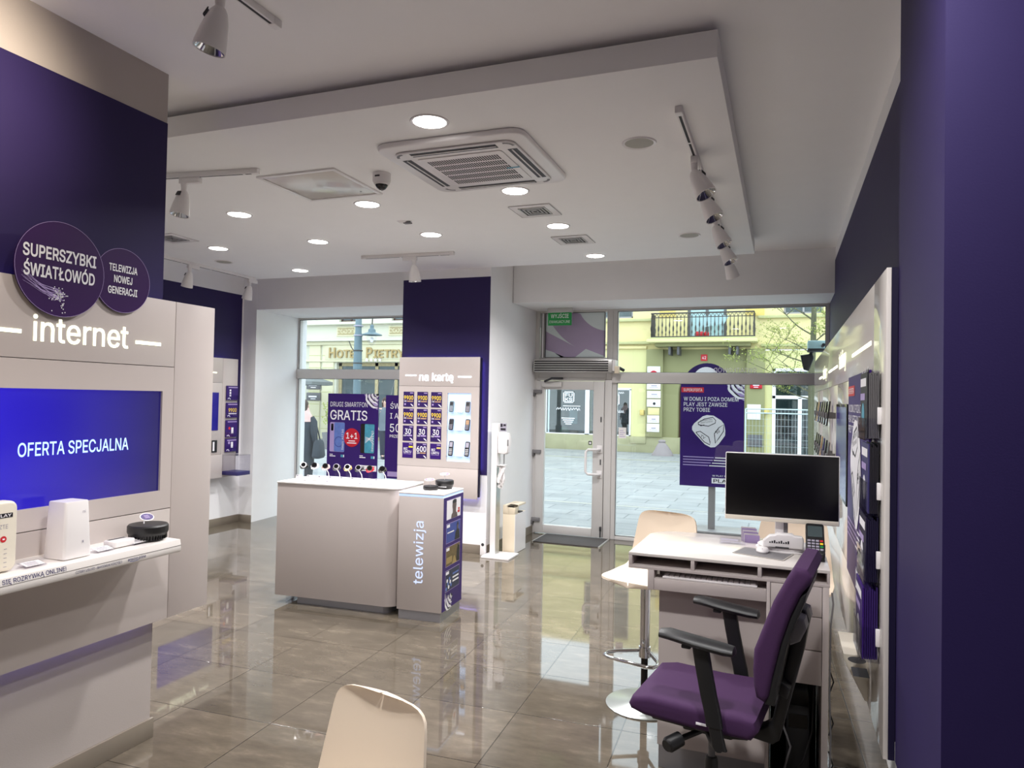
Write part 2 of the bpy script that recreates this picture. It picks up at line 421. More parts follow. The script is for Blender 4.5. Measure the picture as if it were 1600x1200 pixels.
# front wall with the two window bays and the pillar between them
b = MB()
b.prism([(-7.1, 8.0), (-6.87, 8.0), (-7.0, 9.3), (-7.1, 9.3)], F((0, 0, 0), X, Y), 0, 3.45, 'wall_white')
b.prism([(-6.869, 8.0), (-4.296, 8.0), (-4.296, 9.3), (-6.999, 9.3)], F((0, 0, 0), X, Y), 2.955, 3.45, 'wall_white')
b.prism([(-4.295, 7.55), (-3.154, 7.55), (-3.11, 9.3), (-4.295, 9.3)], F((0, 0, 0), X, Y), 0, 3.45, 'wall_white')
b.box(-4.295, -3.156, 7.546, 7.55, .9, 3.184, 'wall_purple')
b.prism([(-3.13, 8.22), (.504, 8.22), (.504, 9.3), (-3.109, 9.3)], F((0, 0, 0), X, Y), 2.965, 3.45, 'wall_white')
struct('wall_front', b)
b = MB(); b.box(.505, .7, 2.7, 9.3, 0, 3.45, 'wall_white'); b.box(.501, .505, 2.7, 9.12, .6, 3.31, 'wall_purple'); struct('wall_right', b)
b = MB(); b.box(.367, 2.6, 1.98, 2.698, 0, 3.45, 'wall_white'); b.box(.361, .367, 1.974, 2.698, .6, 3.45, 'wall_purple'); b.box(.367, 2.6, 1.974, 1.98, .6, 3.45, 'wall_purple'); struct('column_right', b)
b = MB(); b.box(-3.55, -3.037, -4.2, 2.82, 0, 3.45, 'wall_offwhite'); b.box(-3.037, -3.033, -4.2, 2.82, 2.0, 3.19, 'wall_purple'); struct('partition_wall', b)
b = MB(); b.box(-7.3, -3.55, 1.7, 1.9, 0, 3.45, 'wall_white'); struct('wall_left_back', b)
b = MB(); b.box(-3.55, 2.6, -4.4, -4.2, 0, 3.45, 'wall_purple'); struct('wall_back', b)
b = MB(); b.box(2.6, 2.8, -4.2, 1.98, 0, 3.45, 'wall_purple'); struct('wall_side', b)
def skirting(name, x0, x1, y0, y1):
    b = MB(); b.box(x0, x1, y0, y1, 0, .1, 'skirting_tile', .002); struct(name, b)
skirting('baseboard_partition', -3.037, -3.022, -4.2, 2.832)
skirting('baseboard_left', -7.1, -7.088, 1.9, 7.99)
skirting('baseboard_front', -7.088, -6.873, 7.988, 8.0)
skirting('baseboard_pillar', -4.3, -3.15, 7.538, 7.55)
b = MB(); b.prism([(-3.16, 7.55), (-3.148, 7.55), (-3.106, 9.03), (-3.118, 9.03)], F((0, 0, 0), X, Y), 0, .1, 'skirting_tile'); struct('baseboard_doorway', b)
skirting('baseboard_column', .355, .367, 1.98, 2.69)

# ---------------------------------------------------------------- windows and door
def bars(b, spec, y0, y1, m, bev=.006):
    for x0, x1, z0, z1 in spec: b.box(x0, x1, y0, y1, z0, z1, m, bev)
def window(name, frame, panes, sill=None):
    b = MB(); bars(b, frame, 9.06, 9.14, 'pvc_frame')
    o = struct(name, b)
    g = MB()
    for x0, x1, z0, z1 in panes: g.box(x0-.012, x1+.012, 9.094, 9.1, z0-.012, z1+.012, 'window_glass')
    g.build('pane', o)
    k = MB()
    for x0, x1, z0, z1 in panes:
        for q in ((x0, x0+.006, z0, z1), (x1-.006, x1, z0, z1), (x0, x1, z0, z0+.006), (x0, x1, z1-.006, z1)): k.box(q[0], q[1], 9.056, 9.062, q[2], q[3], 'gasket')
    k.build('gasket', o)
    if sill:
        s_ = MB(); s_.box(*sill, 'pvc_frame', .006); s_.build('transom_bar', o)
    return o
window('window_1', [(-7.005, -6.95, 0, 2.965), (-4.36, -4.295, 0, 2.965), (-6.95, -4.36, 2.93, 2.965), (-6.95, -4.36, 0, .06)], [(-6.95, -4.36, 2.17, 2.93), (-6.95, -4.36, .06, 2.03)], (-7.01, -4.295, 9.03, 9.14, 2.03, 2.17))
window('window_2', [(-2.06, -2.0, 0, 2.975), (.46, .505, 0, 2.975), (-2.0, .46, 2.935, 2.975), (-2.0, .46, 0, .055)], [(-2.0, .46, 2.145, 2.935), (-2.0, .46, .055, 2.01)], (-2.06, .505, 9.03, 9.14, 2.01, 2.145))
o = window('window_3', [(-3.12, -3.06, 2.0, 2.975), (-2.14, -2.06, 2.05, 2.975), (-3.06, -2.14, 2.935, 2.975), (-3.06, -2.14, 2.05, 2.34)], [(-2.98, -2.17, 2.34, 2.935)])
b = MB(); b.box(-2.985, -2.165, 9.08, 9.09, 2.335, 2.94, 'film_lilac'); f2 = F((-2.985, 9.08, 2.335), X, Z)
b.flat([(.02, .6)]+[(.02+.01*k, .6-.05*k) for k in range(1, 3)]+arc(.82, .9, .86, 208, 243, 9, .85)+arc(.6, .98, .98, 245, 205, 9, .78)[2:], f2, 'film_pale', .001)
b.flat([(.4, .605)]+arc(.88, .75, .44, 205, 262, 8, .4)+[(.82, .605)], f2, 'film_pale', .001); b.flat([(0, 0), (0, .12)]+arc(-.1, -.3, .5, 75, 38, 6, .42)+[(.3, 0)], f2, 'film_pale', .0012); b.flat([(.82, .0), (.4, .0), (.56, .12), (.82, .02)], f2, 'film_pale', .0012); b.build('swirl_film', o)
b = MB(); b.box(-3.04, -2.985, 9.05, 9.12, 2.34, 2.935, 'frame_grey'); b.box(-3.02, -3.005, 9.045, 9.05, 2.34, 2.93, 'print_white'); b.build('mullion', o)
b = MB(); bars(b, [(-3.12, -3.085, 0, 2.05), (-2.155, -2.06, 0, 2.05), (-3.085, -2.155, 2.035, 2.075)], 9.05, 9.15, 'pvc_frame'); d = struct('door_1', b)
b = MB(); bars(b, [(-3.085, -2.965, .012, 2.03), (-2.3, -2.158, .012, 2.03), (-2.965, -2.3, 1.915, 2.03), (-2.965, -2.3, .012, .122)], 9.03, 9.1, 'pvc_frame'); b.build('door_leaf', d)
b = MB(); b.box(-2.975, -2.29, 9.07, 9.076, .112, 1.925, 'window_glass'); b.build('pane', d)
b = MB(); b.tube([(-2.2, 9.03, 1.15), (-2.2, 8.99, 1.15), (-2.22, 8.965, 1.148), (-2.34, 8.955, 1.145), (-2.37, 8.955, 1.115), (-2.37, 8.955, .86), (-2.34, 8.955, .83), (-2.22, 8.965, .828), (-2.2, 8.99, .826), (-2.2, 9.03, .826)], .017, 'white_plastic', 10)
b.box(-2.24, -2.17, 9.018, 9.03, 1.1, 1.2, 'white_plastic', .006); b.box(-2.24, -2.17, 9.018, 9.03, .78, .875, 'white_plastic', .006); b.build('door_handle', d)
for z in (1.86, 1.06, .16):
    b = MB(); b.box(-3.13, -3.0, 9.005, 9.035, z, z+.05, 'grey_plastic', .008); b.box(-3.13, -3.095, 9.0, 9.04, z-.04, z+.02, 'mid_grey', .006); b.build('hinge', d)
for z in (1.5, .95):
    b = MB(); b.box(-2.2, -2.185, 9.022, 9.032, z, z+.07, 'gasket', .003); b.build('lock', d)
b = MB(); b.box(-3.0, -2.72, 8.985, 9.03, 1.945, 2.015, 'pvc_frame', .012); b.tube([(-2.95, 8.98, 2.02), (-2.83, 8.9, 2.06), (-2.72, 9.03, 2.065)], .014, 'gasket'); b.build('door_closer', d)
b = MB(); b.box(-2.19, -2.165, 9.0, 9.03, .1, .16, 'gasket', .006); b.tube([(-2.178, 9.01, .1), (-2.178, 9.01, .02)], .008, 'gasket'); b.build('door_stop', d)
fr = F((-2.33, 9.068, 1.22), X, Z); b = MB(); b.rect(fr, -.035, .01, -.02, .03, 'print_black', .001); b.disc(fr, -.012, .005, .015, 'print_white', .002); b.build('sticker', d)

# green exit sign hanging from the soffit
t = thing('exit_sign', 'green WYJŚCIE EWAKUACYJNE exit sign hanging over the glass door', 'sign', (-2.71, 8.8, 2.97))
b = MB(); b.box(-2.87, -2.535, 8.79, 8.83, 2.9, 2.965, 'aluminium', .004); b.build('mounting_bracket', t)
fr = F((-2.7, 8.788, 2.74), X, Z); b = MB(); b.box(-2.86, -2.545, 8.79, 8.81, 2.74, 2.91, 'exit_green', .003)
b.text('WYJŚCIE', fr, 0, .095, .05, 'print_white', W=.24, al='C', bold=.01); b.text('EWAKUACYJNE', fr, 0, .03, .034, 'print_white', W=.275, al='C'); b.build('sign_plate', t)
# air curtain
t = thing('air_curtain', 'long grey louvred air curtain mounted above the glass door', 'air curtain', (-2.55, 8.95, 2.14))
b = MB(); b.box(-3.09, -2.03, 8.9, 9.04, 2.14, 2.31, 'aluminium', .012); b.build('housing', t)
b = MB()
for k in range(5): b.box(-3.07, -2.08, 8.894, 8.902, 2.155+k*.03, 2.171+k*.03, 'grille_dark')
b.box(-2.25, -2.13, 8.892, 8.9, 2.19, 2.2, 'print_black'); b.build('louvre_grille', t)
b = MB(); b.box(-2.03, -1.99, 8.91, 9.04, 2.16, 2.3, 'white_plastic', .004); b.build('end_cap', t)
b = MB(); b.box(-2.0, -1.94, 8.9, 8.96, 2.13, 2.22, 'birch', .003); b.tube([(-1.95, 8.95, 2.2), (-1.9, 9.0, 2.17)], .02, 'gasket'); b.build('mounting_block', t, label='small wooden block')
# door mat
t = MB(); t.box(-2.9, -2.07, 8.47, 9.02, 0, .012, 'mat_fibre', .004); t.box(-2.915, -2.9, 8.47, 9.02, 0, .013, 'aluminium'); t.box(-2.07, -2.055, 8.47, 9.02, 0, .013, 'aluminium')
tag(t.build('door_mat', None, (-2.49, 8.75, 0)), 'dark grey fibre door mat with metal edge strips inside the glass door', 'mat')

# ---------------------------------------------------------------- on the ceiling
LZ = 3.29
dl = None
DL = [(-1.825, 3.452, 'nearest of the row of four beside the air conditioner'), (-1.832, 4.804, 'lit between the air conditioner and the nearer square vent'), (-1.842, 5.893, 'lit between the two square vents'), (-1.845, 7.222, 'the one nearest the glass door'),
      (-3.067, 5.878, 'lit behind the small ceiling sensor'), (-3.072, 4.801, 'lit just behind the dome camera'), (-4.297, 4.76, 'lit beside the single hanging spotlight left of the hatch'), (-4.289, 5.838, 'lit in the middle of the ceiling left of the sensor'),
      (-5.516, 5.819, 'lit beside the flat round speaker on the left'), (-5.493, 7.138, 'lit over the left shop window')]
def downlight(x, y, z, label):
    global dl
    if dl is None:
        dl = t = thing('ceiling_downlight', label, 'ceiling light', (x, y, z), 0, 'recessed round ceiling lamps')
        b = MB(); b.lathe([(.088, -.001), (.095, -.006), (.105, -.006), (.108, -.001), (.108, 0)], 'white_plastic', Matrix.Translation((x, y, z)), 32, cap=False); b.build('trim_ring', dl)
        b = MB(); b.lathe([(.001, -.003), (.092, -.003), (.092, -.001)], 'lamp_disc', Matrix.Translation((x, y, z)), 32); b.build('diffuser', dl)
        ld = bpy.data.lights.new('lamp', 'AREA'); ld.shape = 'DISK'; ld.size = .176; ld.energy = LAMP; ld.color = (1, .98, .975); ld.spread = math.radians(138)
        o = bpy.data.objects.new('lamp', ld); C.objects.link(o); o.parent = dl; o.location = (0, 0, -.008)
    else: dup(dl, (x, y, z), 0, label)
for x, y, s_ in DL: downlight(x, y, LZ, 'round recessed ceiling lamp '+s_)
# unseen lamps added in the upper ceiling to brighten fronts and ambient light
for x, y, q in ((-1.0, 1.5, 'left'), (.0, 1.5, 'right'), (-1.4, -1.2, 'behind the viewer')): downlight(x, y, 3.45, 'unseen round lamp added in the upper ceiling as fill, '+q)
# ceiling cassette
ax, ay = -1.84, 4.13
t = thing('air_conditioner', 'square white ceiling cassette air conditioner with slatted middle', 'air conditioner', (ax, ay, LZ))
fr = F((ax, ay, LZ), X, -Y)
b = MB(); b.prism(rrect(.95, .95, .09), fr, 0, .035, 'white_plastic', .012); b.prism(rrect(.78, .78, .06), fr, .035, .05, 'white_plastic', .008); b.build('casing', t)
b = MB(); b.prism(rrect(.56, .56, .02), fr, .05, .056, 'white_plastic', .003)
for j in range(5):
    for k in range(30): b.rect(fr, -.235+k*.0158, -.235+k*.0158+.0105, -.235+j*.096, -.235+j*.096+.08, 'grille_dark', .0565)
b.build('grille', t)
for k in range(4):
    a = k*PI/2; f2 = F((ax, ay, LZ), X*math.cos(a)+Y*math.sin(a), -(Y*math.cos(a)-X*math.sin(a)))
    b = MB(); b.rect(f2, -.28, .28, .318, .378, 'print_black', .0507); b.slab(f2, -.275, .275, .342, .353, .05, .056, 'white_plastic', .003); b.build('air_vent', t)
    b = MB(); b.strip([(.375-.05+.05*math.cos(q*PI/12)*1.0, .375-.05+.05*math.sin(q*PI/12)) for q in range(0, 7)], .018, f2, 'grey_plastic', .051); b.build('corner_grip', t)
b = MB(); b.rect(fr, .2, .285, -.03, -.01, 'print_teal', .0572); b.build('badge', t)
# inspection hatch
t = thing('ceiling_hatch', 'square white inspection hatch with streaked panel in the ceiling', 'hatch', (-3.115, 4.265, LZ)); fr = F((-3.115, 4.265, LZ), X, -Y)
b = MB()
for q in ((-.32, .32, -.31, -.28), (-.32, .32, .28, .31), (-.32, -.29, -.28, .28), (.29, .32, -.28, .28)): b.slab(fr, *q, 0, .012, 'white_plastic', .003)
b.build('hatch_frame', t)
b = MB(); b.slab(fr, -.286, .286, -.276, .276, 0, .007, 'laminate_gloss', .002)
for q in ((-.29, -.284, -.28, .28), (.284, .29, -.28, .28), (-.29, .29, -.28, -.274), (-.29, .29, .274, .28)): b.rect(fr, *q, 'gasket', .002)
b.disc(fr, .2, -.2, .008, 'mid_grey', .009); b.build('hatch_panel', t)
# dome camera
cx, cy = -2.56, 4.17
t = thing('dome_camera', 'white dome security camera with dark lens on the ceiling', 'security camera', (cx, cy, LZ)); M_ = Matrix.Translation((cx, cy, LZ)) @ Matrix.Rotation(PI, 4, 'X')
b = MB(); b.lathe([(.062, 0), (.062, .05), (.056, .065), (.046, .068)], 'white_plastic', M_, 28); b.box(cx-.015, cx+.02, cy-.064, cy-.06, LZ-.035, LZ-.025, 'print_black'); b.build('housing', t)
b = MB(); b.lathe([(.044, .066), (.04, .085), (.028, .102), (.012, .112), (.001, .114)], 'dome_glass', M_, 24); b.build('dome', t)
b = MB(); b.lathe([(.052, .066), (.05, .075), (.045, .078)], 'white_plastic', M_, 24, cap=False); b.build('dome_ring', t)
# sensor
t = MB(); t.lathe([(.001, -.012), (.03, -.012), (.045, -.002), (.05, 0)], 'white_plastic', Matrix.Translation((-3.08, 5.37, LZ)), 24); t.box(-3.07, -3.0, 5.36, 5.4, LZ-.02, LZ-.008, 'grey_plastic', .004)
tag(t.build('ceiling_sensor', None, (-3.08, 5.37, LZ)), 'small flat white sensor on the ceiling between two round lamps', 'sensor')
# square vents
vt = None
for x, y, s_ in ((-1.865, 5.355, 'small square ceiling vent, the nearer of two between round lamps'), (-1.858, 6.44, 'small square ceiling vent, the farther of two between round lamps'), (-5.6, 5.3, 'square ceiling vent half hidden by the purple partition on the left')):
    if vt is None:
        vt = thing('ceiling_vent', s_, 'vent', (x, y, LZ), 0, 'square ceiling vents'); fr = F((x, y, LZ), X, -Y)
        b = MB(); b.slab(fr, -.17, .17, -.17, .17, 0, .006, 'white_plastic', .002)
        for q in ((-.172, -.168, -.17, .17), (.168, .172, -.17, .17), (-.17, .17, -.172, -.168), (-.17, .17, .168, .172)): b.rect(fr, *q, 'mid_grey', .0065)
        b.build('vent_frame', vt)
        b = MB(); b.rect(fr, -.11, .11, -.11, .11, 'grille_dark', .0065)
        for k in range(4):
            q = .11-k*.027
            for a0, a1, b0, b1 in ((-q, q, q-.012, q), (-q, q, -q, -q+.012), (-q, -q+.012, -q, q), (q-.012, q, -q, q)): b.slab(fr, a0, a1, b0, b1, .006, .012, 'aluminium')
        b.build('louvre', vt)
    else: dup(vt, (x, y, LZ), 0, s_)
# flush speakers
sp = None
for x, y, s_ in ((-.8, 4.118, 'round flush ceiling speaker, the larger-looking one left of the spotlight track'), (-.806, 6.556, 'round flush ceiling speaker beside the far spotlights near the window'), (-6.012, 6.435, 'round flush ceiling speaker near the left track of spotlights')):
    if sp is None:
        sp = thing('ceiling_speaker', s_, 'speaker', (x, y, LZ), 0, 'flush ceiling speakers'); M_ = Matrix.Translation((x, y, LZ))
        b = MB(); b.lathe([(.083, -.004), (.098, -.008), (.101, 0)], 'white_plastic', M_, 32, cap=False); b.build('rim', sp)
        b = MB(); b.lathe([(.001, -.005), (.084, -.004), (.085, 0)], 'speaker_mesh', M_, 32); b.build('mesh_cover', sp)
    else: dup(sp, (x, y, LZ), 0, s_)
# spotlight tracks: rail + spotlights
def track(label, p0, p1, z):
    p0, p1 = Vector((*p0, z)), Vector((*p1, z)); d = (p1-p0).normalized(); l = (p1-p0).length
    t = thing('spotlight_track', label, 'light track', p0, 0, 'ceiling spotlight tracks'); fr = F(p0, d, Z.cross(d))   # n = up
    b = MB(); b.slab(fr, 0, l, -.017, .017, -.034, 0, 'white_plastic', .002); b.build('rail', t)
    b = MB(); f2 = F(p0-Z*.034, d, -Z.cross(d)); b.rect(f2, .05, l-.05, -.007, .007, 'grille_dark', .0006)
    for k in range(1, int(l/.45)+1): b.rect(f2, min(l-.08, k*.45), min(l-.08, k*.45)+.02, -.009, .009, 'white_plastic', .001)
    b.build('conductor_slot', t)
    for q in (0, l-.045):
        b = MB(); b.slab(fr, q-.003, q+.048, -.019, .019, -.036, 0, 'white_plastic', .003); b.build('end_cap', t)
    return t
track('long white spotlight track with five lamps by the right ceiling edge', (-.512, 3.66), (-.512, 7.45), LZ)
track('white spotlight track with one lamp beside the square hatch', (-4.75, 3.62), (-3.3, 3.82), LZ)
track('short white spotlight track with one lamp in front of the purple pillar', (-4.26, 6.58), (-3.19, 6.63), LZ)
track('white spotlight track with two lamps along the far left ceiling edge', (-6.38, 4.4), (-6.43, 7.44), LZ)
track('white spotlight track on the upper ceiling near the top left', (-2.13, 2.57), (-2.13, -.4), 3.45)
spot = None
def spotlight(x, y, z, az, tilt, label, along=PI/2):
    """adapter box lies along the rail; the bell leans by tilt towards azimuth az"""
    global spot
    t = thing('track_spotlight', label, 'spotlight', (x, y, z), 0, 'track spotlights'); W = Matrix.Translation((x, y, z))
    R_ = W @ Matrix.Rotation(along, 4, 'Z')
    b = MB(); b.box(-.03, .13, -.02, .02, -.075, -.034, 'white_plastic', .005, R_); b.build('adapter', t)
    d = Vector((math.cos(az)*math.sin(tilt), math.sin(az)*math.sin(tilt), -math.cos(tilt)))
    j = Vector((x, y, z-.075)); k = j+Vector((0, 0, -.055))
    b = MB(); b.tube([j+Z*.01, j-Z*.02, k], [.022, .02, .016], 'white_plastic', 12); b.build('stem', t)
    o_ = k-d*.0; H = Matrix.Translation(o_) @ rot_to(d)
    b = MB(); b.lathe([(.001, -.012), (.022, -.008), (.034, .01), (.046, .05), (.056, .1), (.063, .15), (.0645, .168), (.061, .168), (.053, .12)], 'white_plastic', H, 28)
    for q in range(4):
        a = .9+q*.16; b.box(-.002, .002, -.006, .006, .012, .045, 'gasket', 0, H @ Matrix.Rotation(a, 4, 'Z') @ Matrix.Translation((.0395, 0, 0)) @ Matrix.Rotation(.3, 4, 'Y'))
    hd = b.build('lamp_head', t)
    b = MB(); b.lathe([(.014, .09), (.03, .112), (.048, .14), (.0595, .164)], 'lens_glass', H, 20, cap=False)
    b.lathe([(.001, .1), (.016, .1), (.016, .125), (.001, .13)], 'white_plastic', H, 12); b.build('reflector', hd)
    return t
for y, q in zip((4.36, 4.93, 5.78, 6.5, 7.2), ('nearest of five on the long right track', 'second of five on the long right track', 'third of five on the long right track', 'fourth of five on the long right track', 'farthest of five on the long right track, above the window')):
    spotlight(-.512, y, LZ, -.35 if y < 7 else 1.0, .5, 'white bell-shaped spotlight, '+q)
spotlight(-3.87, 3.75, LZ, -1.9, .16, 'white bell-shaped spotlight hanging alone left of the ceiling hatch', .13)
spotlight(-3.64, 6.61, LZ, 1.2, .1, 'white bell-shaped spotlight alone in front of the purple pillar', PI+.05)
spotlight(-6.4, 6.32, LZ, PI-.2, .3, 'white bell-shaped spotlight on the far left track, the nearer of two')
spotlight(-6.43, 7.34, LZ, PI-.2, .3, 'white bell-shaped spotlight on the far left track, the farther of two')
spotlight(-2.13, 2.22, 3.45, PI+.3, .25, 'large white bell-shaped spotlight at the top left of the photo', -PI/2)
# unseen lamps on that track: first inferred from lit wall, second added as fill
for y, px, tgt in ((1.72, 62, (-3.03, 1.72, 2.95)), (.6, 70, (-2.95, 1.7, 1.3))):
    t = spotlight(-2.13, y, 3.45, PI, .5, 'unseen white track spotlight')
    ld = bpy.data.lights.new('spot_lamp', 'SPOT'); ld.energy = px; ld.color = (1, .86, .68); ld.spot_size = math.radians(95 if y > 1 else 62); ld.spot_blend = .9; ld.shadow_soft_size = .05
    lo = bpy.data.objects.new('spot_lamp', ld); C.objects.link(lo); lo.parent = t; p = Vector((-.125, .0, -.34)); lo.location = p
    lo.rotation_euler = (Vector(tgt)-(Vector((-2.13, y, 3.45))+p)).to_track_quat('-Z', 'Y').to_euler()

# ================================================================ display walls
def play_logo(b, fr, a, z, w, bgm='print_white', fg='print_black', c=.002):
    h = w*.26; b.rect(fr, a-w/2, a+w/2, z-h/2, z+h/2, bgm, c); b.text('PLAY', fr, a, z-h*.3, h*.6, fg, W=w*.84, al='C', c=c+.001, bold=.03)
def swirl(b, fr, cx, cz, r, m1='print_white', m2='print_lilac', m3='print_black', c=.002, clip=None):
    """zebra-like curled ribbons bursting from a poster corner"""
    def cl(pts): return [(min(max(x, clip[0]), clip[1]), min(max(y, clip[2]), clip[3])) for x, y in pts] if clip else pts
    b.flat(cl([(cx+r*.02, cz+r*.02), (cx-r*1.0, cz+r*.02), (cx-r*.92, cz-r*.12), (cx-r*.7, cz-r*.2), (cx-r*.6, cz-r*.42), (cx-r*.36, cz-r*.62), (cx-r*.2, cz-r*.86), (cx+r*.02, cz-r*.98)]), fr, m2, c)
    for k in range(4):
        q = r*(1.02-.26*k); p0 = arc(cx+r*.12, cz+r*.12, q, 172+3*k, 268-2*k, 12, q*(.98-.05*k))
        p0 = [(x+r*.05*math.sin(i*.9+k), y+r*.045*math.cos(i*1.1+k*2)) for i, (x, y) in enumerate(p0)]
        b.strip(cl(p0), [r*.03+r*.135*math.sin(PI*i/12) for i in range(13)], fr, m1, c+.0003+.0002*k)
        b.strip(cl([(x+r*.085, y+r*.06) for x, y in p0]), [r*.012+r*.06*math.sin(PI*i/12)*(1.2 if i % 3 else .5) for i in range(13)], fr, m3, c+.0004+.0002*k)
def offer_poster(b, fr, w, h, d=.006, back='poster_purple'):
    b.slab(fr, 0, w, 0, h, -d, 0, back)
    b.rect(fr, .01*w, .37*w, h-.098*h, h-.048*h, 'print_red'); b.text('SUPEROFERTA', fr, .045*w, h-.087*h, .027*h, 'print_white', W=.3*w, c=.003, bold=.012)
    for k, (s_, W_) in enumerate((('W DOMU I POZA DOMEM', .86), ('PLAY JEST ZAWSZE', .69), ('PRZY TOBIE', .42))): b.text(s_, fr, .05*w, h-(.178+.052*k)*h, .036*h, 'print_white', W=W_*w, bold=.012)
    swirl(b, fr, .995*w, .99*h, .28*w, clip=(0, w, 0, h))
    cx, cz, r = .45*w, .525*h, .265*w
    out = [(-.98, .3), (-.86, .5), (-.35, .95), (-.1, 1.03), (.3, 1.0), (.75, .72), (.92, .5), (1.0, .1), (.98, -.2), (.62, -.72), (.4, -.92), (.15, -.95), (-.2, -.78), (-.75, -.2), (-.98, .1)]
    b.flat([(cx+x*r, cz+z*r) for x, z in out], fr, 'print_white', .0025)
    for lo in ([(-.62, .55), (-.25, .78), (.25, .9), (.42, .72), (.4, .55), (0, .35), (-.6, .42)], [(-.75, -.05), (-.5, .02), (.02, -.32), (.1, -.62), (.1, -.8), (-.25, -.62)], [(.35, -.1), (.62, .28), (.9, .48), (.88, .05), (.6, -.4), (.42, -.68)]):
        p = [(cx+x*r, cz+z*r) for x, z in lo]; b.strip(p+[p[0]], .012*w, fr, 'print_black', .003)
    b.text('TV', fr, cx-.5*r, cz-.32*r, .16*r, 'print_black', W=.3*r, c=.0032, turn=-.5, bold=.02); b.text('5G', fr, cx+.52*r, cz-.12*r, .2*r, 'print_black', W=.24*r, c=.0032, turn=.75, bold=.02)
    b.text('SUPERSZYBKI', fr, cx-.5*r, cz+.62*r, .08*r, 'print_black', W=.75*r, c=.0032, turn=.16); b.text('ŚWIATŁOWÓD', fr, cx-.46*r, cz+.5*r, .08*r, 'print_black', W=.72*r, c=.0032, turn=.16)
    b.strip([(cx-.62*r, cz+.46*r), (cx-.45*r, cz+.36*r), (cx-.25*r, cz+.42*r)], .05*r, fr, 'print_black', .0032)
    for k in range(4):
        z = h*(.275-.026*k); x1 = (.98, .95, .9, .82)[k]*w
        b.rect(fr, .05*w, x1*.55, z, z+.009*h, 'print_lilac'); b.rect(fr, x1*.57, x1, z, z+.009*h, 'print_white')
    b.text('W PLAY PLAY', fr, .52*w, .1*h, .015*h, 'print_white', W=.3*w, bold=.012); play_logo(b, fr, .68*w, .06*h, .34*w)

# ---------------------------------------------------------------- "internet" wall on the left partition
LB = F((-2.95, 0, 0), Y, Z)
t = thing('display_wall', 'cream internet display wall with blue screen and floating shelf on the left partition', 'display wall', (-3.0, 2.3, .62))
b = MB(); b.slab(LB, 1.1, 2.829, 1.912, 2.25, -.02, 0, 'laminate', .0015); b.build('header_panel', t)
b = MB()
for q in ((1.1, 1.86, 1.187, 1.909), (2.76, 2.829, 1.187, 1.909), (1.86, 2.76, 1.785, 1.909), (1.86, 2.76, 1.187, 1.28)): b.slab(LB, *q, -.02, 0, 'laminate')
b.build('screen_surround', t)
b = MB(); b.slab(LB, 1.1, 2.829, .62, 1.183, -.02, 0, 'laminate', .0015); b.build('lower_panel', t)
b = MB(); b.slab(LB, 2.832, 3.1, .62, 2.25, -.02, 0, 'laminate', .0015); b.slab(LB, 3.092, 3.1, .62, 2.25, -.05, -.02, 'laminate_edge'); b.build('side_panel', t)
b = MB(); b.slab(LB, 1.1, 3.09, .66, 2.21, -.055, -.0205, 'dark_purple'); b.build('backing_frame', t)
b = MB(); b.slab(LB, 1.86, 2.76, 1.28, 1.785, -.02, -.012, 'tv_picture')
sc_ = b.build('screen', t); 
b = MB(); b.text('OFERTA SPECJALNA', LB, 2.04, 1.5, .056, 'tv_text', W=.535, c=-.0105, bold=.018); b.build('screen_text', sc_)
b = MB(); b.text('internet', LB, 2.08, 1.987, .108, 'sign_light', W=.465, c=.003, bold=.006, depth=.003)
for q in ((1.88, 2.03), (2.588, 2.738)): b.slab(LB, *q, 2.013, 2.029, 0, .003, 'sign_light')
b.build('lit_lettering', t)
b = MB(); b.prism([(0, 1.01), (.236, 1.012), (.242, 1.02), (.242, 1.045), (.236, 1.072), (0, 1.077)], F((-2.95, 1.2, 0), X, Z), 0, -1.47, 'laminate_edge', .002)
fs = F((-2.7075, 0, 0), Y, Z); b.rect(fs, 1.2, 2.67, 1.0435, 1.0455, 'seam', .0006)
f2 = F((-2.7075, 0, 1.046), Y, V(-.2, 0, 1)); b.text('CIESZ SIĘ ROZRYWKĄ ONLINE!', f2, 1.755, .004, .017, 'print_navy', W=.325, c=.001, bold=.012)
b.text('CZTERY USŁUGI – MAKSIMUM KORZYŚCI', fs, 2.12, 1.026, .011, 'print_navy', W=.22, c=.001); b.text('amazon prime', fs, 2.37, 1.027, .013, 'print_navy', W=.095, c=.001, bold=.01)
b.strip([(2.38, 1.025), (2.4, 1.021), (2.425, 1.024)], .002, fs, 'print_royal', .001)
for k in range(12): b.rect(F((0, 0, 1.0775), Y, -X), 2.5+k*.012, 2.504+k*.012, 2.8, 2.86, 'print_grey', .0006)
b.build('shelf', t)
b = MB(); b.slab(LB, 1.1, 2.8, .664, .672, -.064, -.056, 'led_violet'); b.slab(LB, 1.1, 2.8, 2.198, 2.206, -.064, -.056, 'led_violet'); b.build('light_strip', t)
